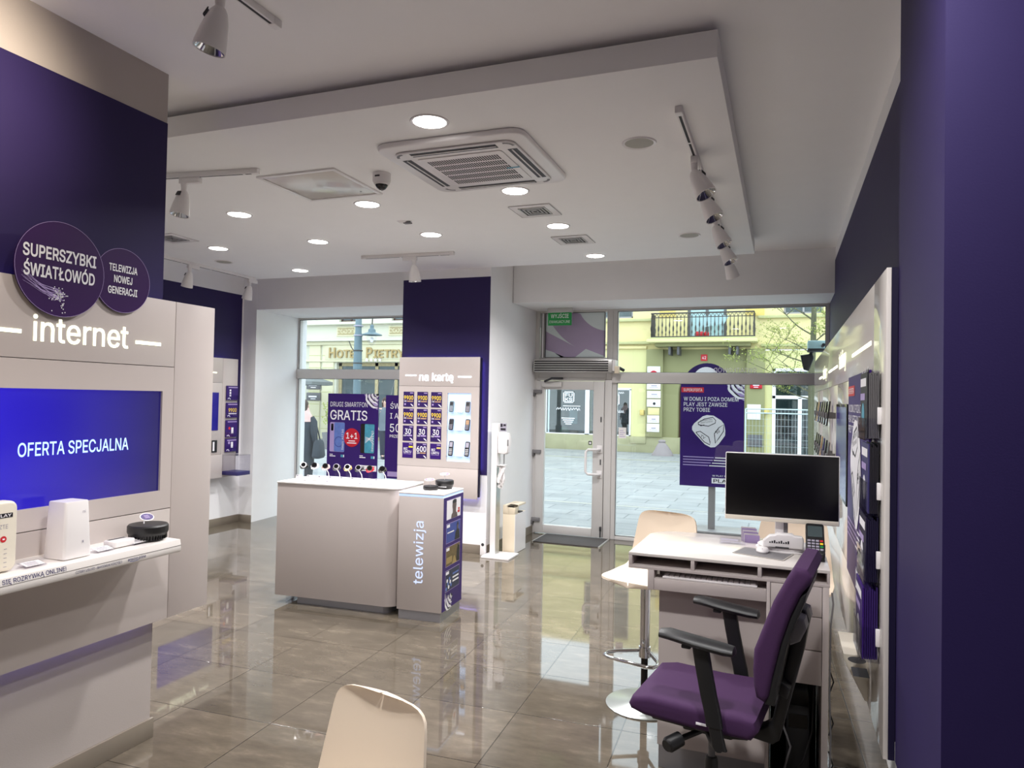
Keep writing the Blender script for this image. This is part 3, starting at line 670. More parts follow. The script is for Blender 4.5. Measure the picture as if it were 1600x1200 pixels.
# round signs over it
def round_sign(label, y, z, r, x, lines, fibre=False):
    fr = F((x, 0, 0), Y, Z); b = MB(); b.lathe([(.001, -.006), (r, -.006), (r, 0), (.001, 0)], 'sign_purple', Matrix.Translation((x, y, z)) @ Matrix.Rotation(PI/2, 4, 'Y'), 56)
    pts = [(y+r*.995*math.cos(2*PI*k/56), z+r*.995*math.sin(2*PI*k/56)) for k in range(57)]; b.strip(pts, .0016, fr, 'print_lilac', .0012)
    for s_, dy, dz, h, W_ in lines: b.text(s_, fr, y+dy, z+dz, h, 'print_white', W=W_, al='C', bold=.04)
    if fibre:
        for k in range(16):
            e = (y+.02-random.random()*.05, z-.14+random.random()*.055); s0 = (y-r*.86+.02*random.random(), z-.02-.06*random.random())
            b.strip([s0, ((s0[0]+e[0])/2, (s0[1]+e[1])/2-.012), e], [.0006, .0018, .003], fr, 'print_lilac', .0012+k*.00003)
        for k in range(60):
            b.disc(fr, y-.02+random.gauss(.01, .016), z-.12+random.gauss(0, .025), .0028, 'print_white', .0022, 6)
    o = b.build('round_sign', None, (x, y, z-r)); tag(o, label, 'sign', 'round purple signs over the internet wall'); return o
round_sign('large round purple SUPERSZYBKI ŚWIATŁOWÓD sign over the internet lettering', 2.18, 2.302, .205, -2.925, [('SUPERSZYBKI', -.005, .035, .05, .335), ('ŚWIATŁOWÓD', -.005, -.045, .05, .325)], True)
round_sign('smaller round purple TELEWIZJA NOWEJ GENERACJI sign over the internet wall', 2.495, 2.305, .152, -2.935, [('TELEWIZJA', 0, .04, .032, .155), ('NOWEJ', 0, -.012, .032, .1), ('GENERACJI', 0, -.066, .032, .16)])
# devices on the shelf
SZ = 1.077
def devthing(n, l, c, p, g=None): return thing(n, l, c, p, 0, g)
t = devthing('router', 'large cream PLAY and ZTE router at the left end of the shelf', 'router', (-2.83, 1.86, SZ))
fr = F((-2.785, 1.845, SZ), Y, Z); b = MB(); b.prism(rrect(.17, .27, .03, 5, 0, .137), fr, -.06, 0, 'cream_plastic', .012); b.build('casing', t)
b = MB(); play_logo(b, fr, .03, .218, .066, 'print_black', 'print_white', .0012); b.text('ZTE', fr, .03, .168, .016, 'print_grey', W=.032, al='C', c=.001); b.disc(fr, .03, .128, .012, 'print_red', .0012); b.rect(fr, .026, .035, .125, .131, 'print_white', .002)
for k in range(5): b.rect(fr, .033, .045, .02+k*.017, .022+k*.017, 'print_grey', .001)
b.build('front_print', t)
t = devthing('router', 'tall white square router tower in the middle of the shelf', 'router', (-2.83, 2.17, SZ))
b = MB()
def ring4(w, d, z): return [Vector((-2.83+x, 2.175+y, SZ+z)) for x, y in rrect(d, w, .012, 3)]
b.loft([ring4(.125, .125, 0), ring4(.127, .127, .004), ring4(.108, .108, .232), ring4(.104, .104, .236)], 'white_plastic'); b.build('casing', t)
fr = F((-2.83+.0545, 2.175, SZ+.19), Y, V(-.038, 0, 1)); b = MB(); b.text('mi', fr, .02, -.005, .012, 'print_grey', W=.014, c=.0035); b.rect(fr, .018, .024, -.13, -.12, 'print_grey', .004); b.build('front_print', t)
t = devthing('mobile_hotspot', 'small flat white mobile hotspot with a dark strip on the shelf', 'hotspot', (-2.82, 2.42, SZ))
fr = F((-2.82, 2.42, SZ), Y, -X); b = MB(); b.prism(rrect(.115, .075, .014), fr, 0, .03, 'white_plastic', .006); b.build('casing', t)
b = MB(); b.rect(fr, -.045, .045, .008, .026, 'print_black', .0305); b.build('display', t)
t = devthing('smart_speaker', 'round black device with a purple tag at the right end of the shelf', 'speaker', (-2.83, 2.59, SZ))
M_ = Matrix.Translation((-2.83, 2.585, SZ)); b = MB(); b.lathe([(.001, 0), (.07, 0), (.075, .01), (.088, .035), (.09, .04), (.09, .066), (.084, .073), (.001, .075)], 'black_plastic', M_, 40)
for k in range(40): a = 2*PI*k/40; b.box(.076, .0835, -.002, .002, .006, .026, 'black_gloss', 0, M_ @ Matrix.Rotation(a, 4, 'Z'))
b.build('casing', t)
b = MB(); fr = F((-2.85, 2.595, SZ+.103), Y, V(-.75, 0, .66)); b.disc(fr, 0, 0, .038, 'print_white', 0, 30, .024); b.disc(fr, 0, 0, .034, 'poster_purple', .001, 30, .02)
for k in range(3): b.rect(fr, -.016, .012, -.008+k*.007, -.005+k*.007, 'print_lilac', .002)
b.tube([(-2.84, 2.57, SZ+.075), (-2.845, 2.575, SZ+.095)], .003, 'print_white', 6); b.build('price_tag', t)
for y, s_ in ((2.0, 'beside the large PLAY router'), (2.315, 'between the router tower and the flat hotspot'), (2.5, 'between the flat hotspot and the round black device')):
    b = MB(); fr = F((-2.79, y, SZ+.004), Y, V(-1, 0, .25)); b.slab(fr, -.045, .045, -.02, .035, 0, .003, 'acrylic', .001); b.rect(fr, -.038, .038, -.014, .028, 'paper', .0045)
    for k in range(3): b.rect(fr, -.03, .02, -.008+k*.011, -.004+k*.011, 'print_grey', .0055)
    b.box(-2.82, -2.775, y-.045, y+.045, SZ, SZ+.003, 'acrylic'); tag(b.build('price_holder', None, (-2.79, y, SZ)), 'clear acrylic price holder '+s_, 'price holder', 'price holders on the internet shelf')

# ---------------------------------------------------------------- "na kartę" wall on the pillar
NB = F((0, 7.45, 0), X, Z)
t = thing('display_wall', 'white na kartę display wall with lit niche on the purple pillar', 'display wall', (-3.75, 7.5, .63))
b = MB(); b.slab(NB, -4.27, -3.232, 1.912, 2.25, -.02, 0, 'laminate', .0015); b.build('header_panel', t)
b = MB()
for q in ((-4.27, -3.628, .972, 1.909), (-3.33, -3.232, .972, 1.909), (-3.628, -3.33, 1.834, 1.909), (-3.628, -3.33, .972, 1.047)): b.slab(NB, *q, -.02, 0, 'laminate')
b.build('card_panel', t)
b = MB(); b.slab(NB, -4.27, -3.232, .63, .969, -.02, 0, 'laminate', .0015); b.build('lower_panel', t)
b = MB(); b.slab(NB, -4.25, -3.222, .65, 2.24, -.06, -.0205, 'dark_purple')
b.build('backing_frame', t)
b = MB(); b.text('na kartę', NB, -4.0, 1.975, .088, 'sign_cool', W=.44, c=.003, bold=.012, depth=.003); b.slab(NB, -4.185, -4.04, 2.028, 2.042, 0, .003, 'sign_cool'); b.slab(NB, -3.5, -3.33, 2.015, 2.029, 0, .003, 'sign_cool'); b.build('lit_lettering', t)
b = MB(); b.slab(NB, -3.628, -3.33, 1.047, 1.834, -.0195, -.019, 'led_cool'); b.build('niche_backlight', t)
for z in (1.612, 1.405, 1.109):
    b = MB(); b.slab(NB, -3.627, -3.331, z-.006, z, -.019, .045, 'acrylic', .001); b.build('glass_shelf', t)
b = MB(); b.slab(NB, -3.24, -3.232, .95, 2.2, -.07, -.061, 'led_violet'); b.slab(NB, -4.25, -3.25, 2.222, 2.23, -.07, -.061, 'led_violet'); b.slab(NB, -4.2, -3.25, .66, .668, -.07, -.061, 'led_violet'); b.build('light_strip', t)
# the twelve starter-pack cards
kinds = [['9900', '9900', '9900'], ['9900', '9900', '9900'], ['30', '30', '30'], ['BEZ', '600', 'BEZ']]
rows = ('top row', 'second row', 'third row', 'bottom row'); cols = ('left', 'middle', 'right')
for i in range(4):
    for j in range(3):
        k = kinds[i][j]; a0, z1 = -4.204+.183*j, 1.842-.2*i; a1, z0 = a0+.14, z1-.178; b = MB(); fr = NB
        b.slab(fr, a0, a1, z0, z1, .001, .004, 'poster_deep' if k != 'BEZ' else 'poster_purple'); c = .005
        b.rect(fr, a0+.088, a1-.008, z1-.02, z1-.01, 'print_lilac', c)
        if k == '9900': b.text('9900', fr, a0+.009, z1-.095, .048, 'print_yellow', W=.122, c=c, bold=.02); b.text('GB', fr, a0+.012, z1-.12, .016, 'print_white', W=.03, c=c, bold=.02); b.rect(fr, a0+.05, a1-.012, z1-.12, z1-.106, 'card_tan', c); b.rect(fr, a0+.014, a0+.034, z0+.02, z0+.04, 'print_lilac', c)
        elif k == 'BEZ': b.text('BEZ', fr, a0+.018, z1-.085, .026, 'print_white', W=.05, c=c, bold=.02); b.text('LIMITU', fr, a0+.018, z1-.12, .026, 'print_white', W=.1, c=c, bold=.02); b.rect(fr, a1-.055, a1-.002, z1-.058, z1-.04, 'print_yellow' if j == 0 else 'ochre', c); b.rect(fr, a0+.018, a1-.02, z1-.135, z1-.131, 'print_lilac', c)
        else: b.text(k, fr, (a0+a1)/2, z1-.1, .062, 'print_white', W=.082 if k == '30' else .125, al='C', c=c, bold=.02); b.text('GB', fr, a0+.012, z1-.125, .017, 'print_white', W=.034, c=c, bold=.02); b.rect(fr, a0+.052, a1-.014, z1-.123, z1-.108, 'card_tan' if k == '600' else 'print_lilac', c)
        if k != 'BEZ': b.strip([(a1-.045, z0+.035), (a1-.025, z0+.022), (a1-.006, z0+.004)], [.004, .014, .008], fr, 'print_white', c)
        what = {'9900': 'purple 9900 GB card', '30': 'purple 30 GB card', '600': 'purple 600 GB card', 'BEZ': 'purple BEZ LIMITU card'}[k]
        tag(b.build('starter_card', None, fr.p((a0+a1)/2, z0, .001)), '%s in the %s, %s column, on the na kartę wall' % (what, rows[i], cols[j]), 'card', 'starter cards on the na kartę wall')
# phones and cards in the niche
for i, z in enumerate((1.612, 1.405, 1.109)):
    hh = (.128, .132, .172)[i]
    for j, a in enumerate((-3.57, -3.365)):
        b = MB(); fr = F(NB.p(a, z+.002, .015), X, V(0, .2, 1)); m_ = ('iron_blue', 'mid_grey', 'black_plastic', 'black_plastic', 'black_plastic', 'black_plastic')[i*2+j]
        nm = ('grey-green', 'grey-brown', 'black', 'dark flip', 'black large-key', 'black large-key')[i*2+j]
        o_ = thing('mobile_phone', '%s phone on the %s glass shelf of the lit niche, %s one' % (nm, ('top', 'middle', 'lowest')[i], ('left', 'right')[j]), 'phone', NB.p(a, z, .015), 0, 'phones in the lit niche')
        b.prism(rrect(.056, hh, .012, 4, 0, hh/2), fr, 0, .012, m_, .003); b.build('body', o_)
        b = MB()
        if i == 1 and j: b.rect(fr, -.02, .02, hh*.52, hh*.9, 'card_tan', .0125)
        else: b.rect(fr, -.019, .019, hh*.6, hh*.92, 'print_grey' if i == 2 else 'print_black', .0125)
        b.build('display', o_)
        b = MB()
        for q in range(3):
            for r in range(4): b.rect(fr, -.018+q*.013, -.009+q*.013, hh*(.1+.11*r), hh*(.1+.11*r)+.008, 'print_white' if i == 2 else 'print_grey', .0125)
        b.build('keypad', o_)
    b = MB(); fr = F(NB.p(-3.468, z+.002, .012), X, V(0, .3, 1)); b.slab(fr, -.04, .04, 0, .09, 0, .003, 'paper')
    for q in range(4): b.rect(fr, -.03, .02, .015+q*.018, .019+q*.018, 'print_grey', .004)
    tag(b.build('price_card', None, NB.p(-3.468, z, .012)), 'white price card between the two phones on the %s niche shelf' % ('top', 'middle', 'lowest')[i], 'price card', 'price cards in the lit niche')

# ---------------------------------------------------------------- "telefony" wall far left
TB = F((-7.0, 0, 0), Y, Z)
t = thing('display_wall', 'white telefony display wall on the far left wall behind the partition', 'display wall', (-7.05, 7.0, .66))
b = MB(); b.slab(TB, 6.2, 7.529, 1.922, 2.25, -.02, 0, 'laminate', .0015); b.build('header_panel', t)
b = MB(); b.slab(TB, 6.2, 7.529, .97, 1.919, -.02, 0, 'laminate', .0015); b.build('middle_panel', t)
b = MB(); b.slab(TB, 6.2, 7.529, .66, .967, -.02, .03, 'laminate', .0015); b.build('lower_panel', t)
b = MB(); b.slab(TB, 7.532, 7.81, .66, 2.25, -.02, 0, 'laminate', .0015); b.build('side_panel', t)
b = MB(); b.slab(TB, 6.22, 7.8, .69, 2.24, -.06, -.0205, 'dark_purple'); b.build('backing_frame', t)
b = MB(); b.slab(TB, 6.59, 7.462, 1.29, 1.79, 0, .006, 'tv_picture_far'); b.build('screen', t)
b = MB(); b.text('telefony', TB, 6.79, 2.02, .1, 'sign_light', W=.42, c=.003, bold=.015); b.slab(TB, 6.6, 6.745, 2.045, 2.06, 0, .003, 'sign_light'); b.slab(TB, 7.26, 7.42, 2.045, 2.06, 0, .003, 'sign_light'); b.build('lit_lettering', t)
b = MB(); b.slab(TB, 6.3, 7.7, 2.222, 2.23, -.07, -.061, 'led_violet'); b.build('light_strip', t)
for k, (z0, z1, s_) in enumerate(((1.69, 1.885, 'topmost, with white bars'), (1.455, 1.655, 'second, with yellow 9900'), (1.19, 1.42, 'third, with a red drop'), (.995, 1.17, 'lowest of four'))):
    b = MB(); b.slab(TB, 7.585, 7.8, z0, z1, .012, .02, 'poster_purple')
    c = .021; b.rect(TB, 7.62, 7.79, z1-.03, z1-.015, 'print_lilac', c)
    if k == 0: [b.rect(TB, 7.64, 7.67, z0+.05+q*.035, z0+.075+q*.035, 'print_white', c) for q in range(3)]
    elif k == 1: b.text('9900', TB, 7.63, z0+.075, .05, 'print_yellow', W=.15, c=c, bold=.02); b.rect(TB, 7.63, 7.78, z0+.045, z0+.06, 'print_white', c)
    else: b.disc(TB, 7.655, z0+.12, .02, 'print_red' if k == 2 else 'print_lilac', c, 14); b.rect(TB, 7.69, 7.73, z0+.05, z0+.13, 'print_white', c)
    b.strip([(7.61, z0+.02), (7.64, z0+.03), (7.66, z0+.01)], .012, TB, 'print_white', c)
    lf = thing('leaflet_holder', 'purple leaflet in clear holder on far left wall, '+s_, 'leaflet', TB.p(7.69, z0, .01), 0, 'leaflet holders on the telefony wall'); b.build('leaflet', lf)
    b = MB(); b.slab(TB, 7.578, 7.807, z0-.012, z0+.07, .022, .025, 'acrylic'); b.slab(TB, 7.578, 7.807, z0-.012, z0-.008, 0, .025, 'acrylic'); b.build('holder', lf)
t = thing('display_case', 'clear acrylic box with purple base projecting from the far left wall', 'display case', TB.p(7.68, .66))
b = MB(); b.slab(TB, 7.56, 7.8, .69, .74, 0, .26, 'print_navy', .003); b.build('base', t)
b = MB(); b.slab(TB, 7.56, 7.565, .74, .96, 0, .26, 'acrylic'); b.slab(TB, 7.795, 7.8, .74, .96, 0, .26, 'acrylic'); b.slab(TB, 7.56, 7.8, .74, .96, .255, .26, 'acrylic'); b.slab(TB, 7.56, 7.8, .956, .96, 0, .26, 'acrylic'); b.build('cover', t)
b = MB(); fr = F(TB.p(0, .99, 0), Y, -X); b.prism(rrect(.16, .09, .02, 4, 7.7, -.14), F(TB.p(0, .962, 0), Y, X), 0, -.015, 'poster_purple', .004); b.build('tag', t)
b = MB(); b.slab(TB, 7.36, 7.45, 1.0, 1.16, .002, .012, 'black_plastic', .003); b.rect(TB, 7.37, 7.4, 1.02, 1.14, 'print_white', .0125); tag(b.build('mobile_phone', None, TB.p(7.4, 1.0)), 'black phone mounted under the screen of the far left wall', 'phone')

# ---------------------------------------------------------------- long display wall on the right
RB = F((.325, 0, 0), -Y, Z)     # across runs towards the viewer: a = -y
t = thing('display_wall', 'long glossy cream display wall running along the right wall to the window', 'display wall', (.4, 5.6, .6))
for nm, q in (('side_panel', (-3.05, -2.7, .6, 2.25)), ('header_panel', (-8.55, -3.054, 1.912, 2.25)), ('lower_panel', (-8.55, -3.054, .6, .945))):
    b = MB(); b.slab(RB, *q, -.015, 0, 'laminate_gloss', .0015); b.build(nm, t)
for y0, y1 in ((3.054, 4.05), (4.053, 4.96), (4.963, 6.75), (6.753, 8.55)):
    b = MB(); b.slab(RB, -y1, -y0, .948, 1.909, -.02, 0, 'laminate_gloss', .0015); b.build('middle_panel', t)
b = MB(); b.slab(RB, -8.5, -2.805, .62, 2.23, -.15, -.0205, 'dark_purple'); b.slab(RB, -2.8, -2.7005, .6, 2.25, -.035, -.0155, 'dark_purple'); b.build('backing_frame', t)
b = MB(); b.slab(RB, -4.89, -4.11, 1.25, 1.787, 0, .012, 'black_gloss', .003); o_ = b.build('screen', t)
b = MB(); b.slab(RB, -4.87, -4.14, 1.27, 1.77, .0122, .0125, 'tv_picture_dim'); b.build('screen_picture', o_)
b = MB()
for y in (4.22, 6.1):
    b.text('telefony', RB, -y-.62, 2.0, .1, 'sign_light', W=.5, c=.003, bold=.015)
for y0, y1 in ((3.13, 3.95), (4.98, 5.4), (5.5, 5.9), (6.9, 7.4)): b.slab(RB, -y1, -y0, 2.02, 2.036, 0, .003, 'sign_light')
b.build('lit_lettering', t)
t = MB(); offer_poster(t, F(RB.p(-4.01, .955, .012), -Y, Z), .93, .965, .008, 'poster_purple'); tag(t.build('wall_poster', None, RB.p(-3.55, .955, .01)), 'purple SUPEROFERTA poster with white die on the right display wall', 'poster')
hs = (('topmost, filled with thick dark booklets', 1.665, 1.9), ('second, filled with dark leaflets', 1.4, 1.645), ('third, filled with dark purple leaflets', 1.16, 1.385), ('lowest, filled with a block of purple leaflets', .89, 1.14))
for k, (s_, z0, z1) in enumerate(hs):
    t = thing('brochure_holder', 'clear brochure holder on the right display wall, '+s_, 'brochure holder', RB.p(-2.9, z0-.005), 0, 'brochure holders on the right wall')
    d = (.042, .036, .042, .052)[k]
    for q in range(7):
        b = MB(); c0 = .006+q*d/7; b.slab(RB, -3.03, -2.815+q*.002, z0, z1-.012*((q*5) % 3)*.5, c0, c0+d/7*.75, ('mid_grey', 'print_black', 'dark_purple', 'poster_deep')[k] if q < 6 else ('print_black', 'print_navy', 'dark_purple', 'poster_purple')[k])
        if q == 6:
            fr = F(RB.p(0, 0, c0+d/7*.75), -Y, Z); b.rect(fr, -3.02, -2.83, z1-.05, z1-.02, 'print_white', .001); b.rect(fr, -3.02, -2.87, z1-.1, z1-.075, 'print_lilac', .001); b.disc(fr, -2.93, z0+.08, .045, 'print_white' if k else 'print_teal', .001)
        b.build('leaflet', t)
    b = MB(); zt = z0+(z1-z0)*(.45 if k else .3)
    b.slab(RB, -3.04, -2.8, z0-.008, z0-.004, 0, d+.012, 'acrylic'); b.slab(RB, -3.04, -2.8, z0-.008, zt, d+.009, d+.012, 'acrylic'); b.slab(RB, -2.803, -2.8, z0-.008, zt, 0, d+.012, 'acrylic'); b.slab(RB, -3.04, -3.037, z0-.008, zt, 0, d+.012, 'acrylic'); b.build('pocket', t)
    b = MB(); b.slab(RB, -2.81, -2.795, z0+.05, z0+.11, .0, .014, 'white_plastic', .002); b.build('clip', t)
t = thing('cable_tray', 'small cream tray with an oval and a square hole low on the right wall', 'tray', RB.p(-2.97, .63))
b = MB(); b.prism([(0, .62), (.012, .62), (.09, .775), (.09, .795), (0, .795)], F((.325, 3.14, 0), -X, Z), 0, .3, 'cream_plastic', .003); b.build('body', t)
fr = F((.278, 2.99, .7955), X, Y); b = MB(); b.disc(fr, 0, .085, .032, 'gasket', .001, 24, .04); b.rect(fr, -.028, .026, -.1, .0, 'gasket', .001); b.build('openings', t)
# display phones standing off the wall in rows
pn = 0
for r, (z, nm) in enumerate(((1.64, 'upper'), (1.37, 'middle'), (.99, 'low'))):
    for k in range(7):
        y = 5.15+k*.3; m_ = ('black_plastic', 'black_gloss', 'mid_grey', 'black_plastic', 'print_navy', 'card_tan', 'black_plastic')[(k+r*2) % 7]
        p = thing('mobile_phone', '%s phone in the %s row on the right wall, %s from the screen' % ({'black_plastic': 'black', 'black_gloss': 'black', 'mid_grey': 'grey', 'print_navy': 'dark blue', 'card_tan': 'tan'}[m_], nm, ('first', 'second', 'third', 'fourth', 'fifth', 'sixth', 'last')[k]), 'phone', RB.p(-y, z), 0, 'display phones along the right wall')
        b = MB(); f2 = F(RB.p(-y, z, .05), V(0, -1, 0), V(.12, 0, 1)); b.prism(rrect(.078, .165, .01, 3, 0, .083), f2, 0, .009, m_, .003); b.build('body', p)
        b = MB(); b.rect(f2, -.034, .034, .008, .158, 'black_gloss', .0095); b.build('screen', p)
        b = MB(); b.slab(RB, -y-.02, -y+.02, z+.05, z+.09, 0, .06, 'grey_plastic', .003); b.build('mount', p)

# ================================================================ furniture
A0 = math.radians(3.5); CU, CV = V(math.cos(A0), math.sin(A0), 0), V(-math.sin(A0), math.cos(A0), 0)
# demo counter with the watches
cf = F((-4.055, 5.039, 0), CU, CV)
t = thing('demo_counter', 'white counter with rounded corner carrying a row of smartwatches', 'counter', cf.p(.56, .25, 0))
out = [(0, 0)]+arc(1.03, .1, .1, -90, 0, 8)+[(1.13, .52), (0, .52)]
b = MB(); b.prism(out, cf, .066, 1.016, 'laminate', .002); b.build('body', t)
b = MB(); b.prism([(x+(.004 if x > .5 else -.002), y-(.004 if y < .3 else 0)) for x, y in out], cf, 1.017, 1.034, 'laminate_edge', .004); b.build('worktop', t)
b = MB(); b.prism([(.19, .05)]+arc(.99, .12, .07, -90, 0, 6)+[(1.06, .48), (.19, .48)], cf, 0, .065, 'plinth_metal'); b.build('plinth', t)
b = MB(); b.slab(cf, .07, .1, .06, .44, 0, .065, 'acrylic'); b.build('foot', t, label='clear acrylic foot')
WZ = 1.034
cols = [('black and white', 'black_plastic', 'print_white'), ('white', 'print_white', 'print_black'), ('rose and black', 'scarf_pink', 'black_plastic'), ('black', 'black_plastic', 'print_grey'), ('gold', 'gilt', 'print_white'), ('dark green-black', 'grille_dark', 'print_grey'), ('red and black', 'print_crimson', 'black_plastic'), ('all-black', 'black_plastic', 'print_white')]
pos = ['leftmost', 'second', 'third', 'fourth', 'fifth', 'sixth', 'seventh', 'rightmost']
for k, (x, y) in enumerate([(-3.90, 5.2), (-3.81, 5.23), (-3.69, 5.22), (-3.585, 5.23), (-3.48, 5.24), (-3.37, 5.24), (-3.265, 5.25), (-3.15, 5.26)]):
    nm, m1, m2 = cols[k]
    t = thing('smartwatch_stand', '%s smartwatch on a clear stand on the counter, %s of eight' % (nm, pos[k]), 'smartwatch', (x, y, WZ), 0, 'smartwatches on the counter')
    b = MB(); b.prism([(-.022, 0), (.022, 0), (.02, .1), (.012, .125), (-.012, .125), (-.02, .1)], F((x, y, WZ), CU, Z), -.002, .002, 'acrylic'); b.prism(rrect(.06, .06, .008, 3), F((x, y, WZ), CU, CV), 0, .003, 'acrylic'); b.build('stand', t)
    ct = V(x, y-.012, WZ+.128); ax_ = V(.35, -.75, .45).normalized(); sd = V(.8, .55, .3); sd = (sd-ax_*sd.dot(ax_)).normalized(); tt = ax_.cross(sd)
    pts = [ct+sd*.034*math.cos(2*PI*q/20)+ax_*(.028*math.sin(2*PI*q/20)-.01) for q in range(20)]
    b = MB()
    rs = []
    for q in range(20):
        c_ = pts[q]; n_ = (c_-(ct-ax_*.008)).normalized(); rs.append([c_+tt*.011+n_*.0015, c_-tt*.011+n_*.0015, c_-tt*.011-n_*.0015, c_+tt*.011-n_*.0015])
    rs.append(rs[0]); b.loft(rs, m1, cap=False); b.build('strap', t)
    b = MB(); M_ = Matrix.Translation(ct+ax_*.016) @ rot_to(ax_) @ Matrix.Scale(1.22, 4); b.lathe([(.001, 0), (.02, 0), (.021, .004), (.019, .008), (.001, .009)], m2 if k != 7 else 'black_gloss', M_, 20); b.lathe([(.001, .0085), (.016, .009), (.001, .0095)], 'black_gloss', M_, 18); b.build('watch_case', t)
    if k in (2, 3, 4, 5, 7):
        b = MB(); b.tube([ct-V(0, 0, .01), ct+V(.03, -.0, -.05), ct+V(.045, 0, -.125)], .004, 'white_plastic', 6); b.build('security_cable', t)
    b = MB(); f2 = F((x-.01, y-.07, WZ), CU, V(0, .25, 1)); b.slab(f2, -.032, .032, .002, .058, 0, .002, 'acrylic'); b.rect(f2, -.03, .03, .004, .055, 'paper', .0025); b.rect(f2, -.026, -.008, .044, .05, 'print_navy', .003)
    for q in range(4): b.rect(f2, -.024, .02-.006*q, .008+q*.009, .011+q*.009, 'print_lilac', .003)
    tag(b.build('price_card', None, (x-.01, y-.07, WZ)), 'small clear price card in front of the %s of the eight smartwatches' % pos[k], 'price card', 'price cards on the counter')
b = MB(); f2 = F((-3.13, 5.1, WZ), CU, CV); b.slab(f2, 0, .09, 0, .035, 0, .002, 'paper'); b.rect(f2, .008, .08, .008, .014, 'print_grey', .0025); b.rect(f2, .008, .06, .02, .026, 'print_grey', .0025); tag(b.build('price_card', None, (-3.1, 5.1, WZ)), 'flat white price card lying at the right end of the watch counter', 'price card')

# "telewizja" stand
sf = F((-2.886, 5.074, 0), CU, CV); sx = F(sf.p(0, 0), CU, Z); ss = F(sf.p(.386, 0), CV, Z)
t = thing('display_stand', 'tall white telewizja stand with purple picture side beside the watch counter', 'display stand', sf.p(.19, .22, 0))
b = MB(); b.slab(sf, 0, .386, 0, .44, .076, .982, 'laminate', .002); b.build('body', t)
b = MB(); b.slab(sf, .012, .374, .012, .43, 0, .075, 'plinth_metal'); b.build('plinth', t)
b = MB(); b.slab(sf, .002, .384, .002, .438, .983, .999, 'led_cool'); b.build('light_edge', t)
b = MB(); b.slab(sf, -.002, .388, -.002, .442, 1.0, 1.015, 'laminate_edge', .003); b.build('top', t)
b = MB(); b.text('telewizja', sx, .222, .29, .082, 'sign_soft', W=.5, c=.002, turn=PI/2); b.build('lettering', t)
b = MB(); b.slab(ss, .012, .432, .08, .98, 0, .003, 'poster_purple')
for k, (z0, z1) in enumerate(((.8, .952), (.612, .764), (.425, .577), (.225, .388))):
    b.rect(ss, .066, .372, z0-.004, z1+.004, 'print_lilac', .0036); b.rect(ss, .07, .368, z0, z1, ('print_white', 'print_royal', 'print_olive', 'print_night')[k], .004)
    if k: b.rect(ss, .075, .14, z1-.03, z1-.006, 'print_white', .0046)
    h = z1-z0
    if k == 0:
        b.flat([(.16, z0), (.3, z0), (.29, z0+.03), (.265, z0+.045), (.265, z0+.07), (.275, z0+.1), (.27, z1-.012), (.235, z1-.003), (.195, z1-.012), (.185, z0+.1), (.195, z0+.07), (.195, z0+.045), (.17, z0+.03)], ss, 'print_skin', .0048); b.flat([(.185, z0+.12), (.275, z0+.12), (.272, z1-.008), (.235, z1-.001), (.19, z1-.008)], ss, 'print_black', .0052)
        b.rect(ss, .3, .35, z0+.03, z0+.05, 'print_red', .005); b.rect(ss, .31, .345, z0+.055, z0+.07, 'print_red', .005)
    elif k == 1:
        b.flat([(.25, z0), (.36, z0), (.35, z0+.07), (.325, z0+.085), (.33, z0+.125), (.31, z1-.006), (.29, z0+.125), (.292, z0+.085), (.262, z0+.06)], ss, 'print_black', .0048); b.disc(ss, .31, z0+.1, .016, 'print_skin', .0052, 14, .02); b.rect(ss, .09, .23, z0+.075, z0+.085, 'print_white', .005)
    elif k == 2:
        b.flat([(.2, z0), (.3, z0), (.26, z0+.06), (.235, z0+.06)], ss, 'gilt', .0048); b.flat([(.3, z0+.01), (.36, z0), (.36, z1-.03), (.32, z1-.01), (.3, z0+.08)], ss, 'print_black', .005); b.rect(ss, .08, .2, z0+.02, z0+.07, 'gilt', .0048)
    else:
        for q in range(7): b.disc(ss, .09+.016*q, z0+.02+.09*((q*37) % 10)/10, .016, 'print_white' if q % 2 else 'print_blue', .0047+q*.0001, 10)
        for q in range(3): b.rect(ss, .22, .35, z0+.05+q*.03, z0+.064+q*.03, 'print_white' if q < 2 else 'print_blue', .0048)
swirl(b, ss, .2, .17, .15, c=.0045, clip=(.014, .43, .082, .22)); b.build('picture_panel', t)
SZ2 = 1.015
def black_puck(label, x, y, r, h, bowl, tagside):
    t = thing('set_top_box', label, 'set-top box', (x, y, SZ2), 0, 'round black boxes on the telewizja stand'); M_ = Matrix.Translation((x, y, SZ2))
    b = MB(); b.lathe([(.001, 0), (r*.8, 0), (r*.86, h*.15), (r*.98, h*.5), (r, h*.56), (r, h*.9), (r*.93, h), (.001, h)] if bowl else [(.001, 0), (r*.97, 0), (r, .004), (r, h-.004), (r*.96, h), (.001, h)], 'black_plastic', M_, 36)
    if bowl: b.box(-.02, .05, -r*.93, -r*.85, h*.28, h*.33, 'print_white', 0, M_)
    b.build('casing', t)
    b = MB(); c_ = V(x+tagside, y, SZ2+h+.05); fr = F(c_, CU, V(.1, .9, .4)); b.disc(fr, 0, 0, .042, 'print_white', 0, 28, .024); b.disc(fr, 0, 0, .039, 'tag_purple', .0008, 28, .0215)
    for q in range(3): b.rect(fr, -.022, .014, -.009+q*.007, -.006+q*.007, 'print_white', .0015)
    b.tube([V(x+tagside*.5, y, SZ2+h-.002), c_], .002, 'print_white', 6); b.build('tag', t)
black_puck('low flat round black box at the front of the telewizja stand', -2.72, 5.30, .062, .034, False, -.01)
black_puck('taller bowl-shaped black box at the back of the telewizja stand', -2.655, 5.43, .078, .072, True, .0)
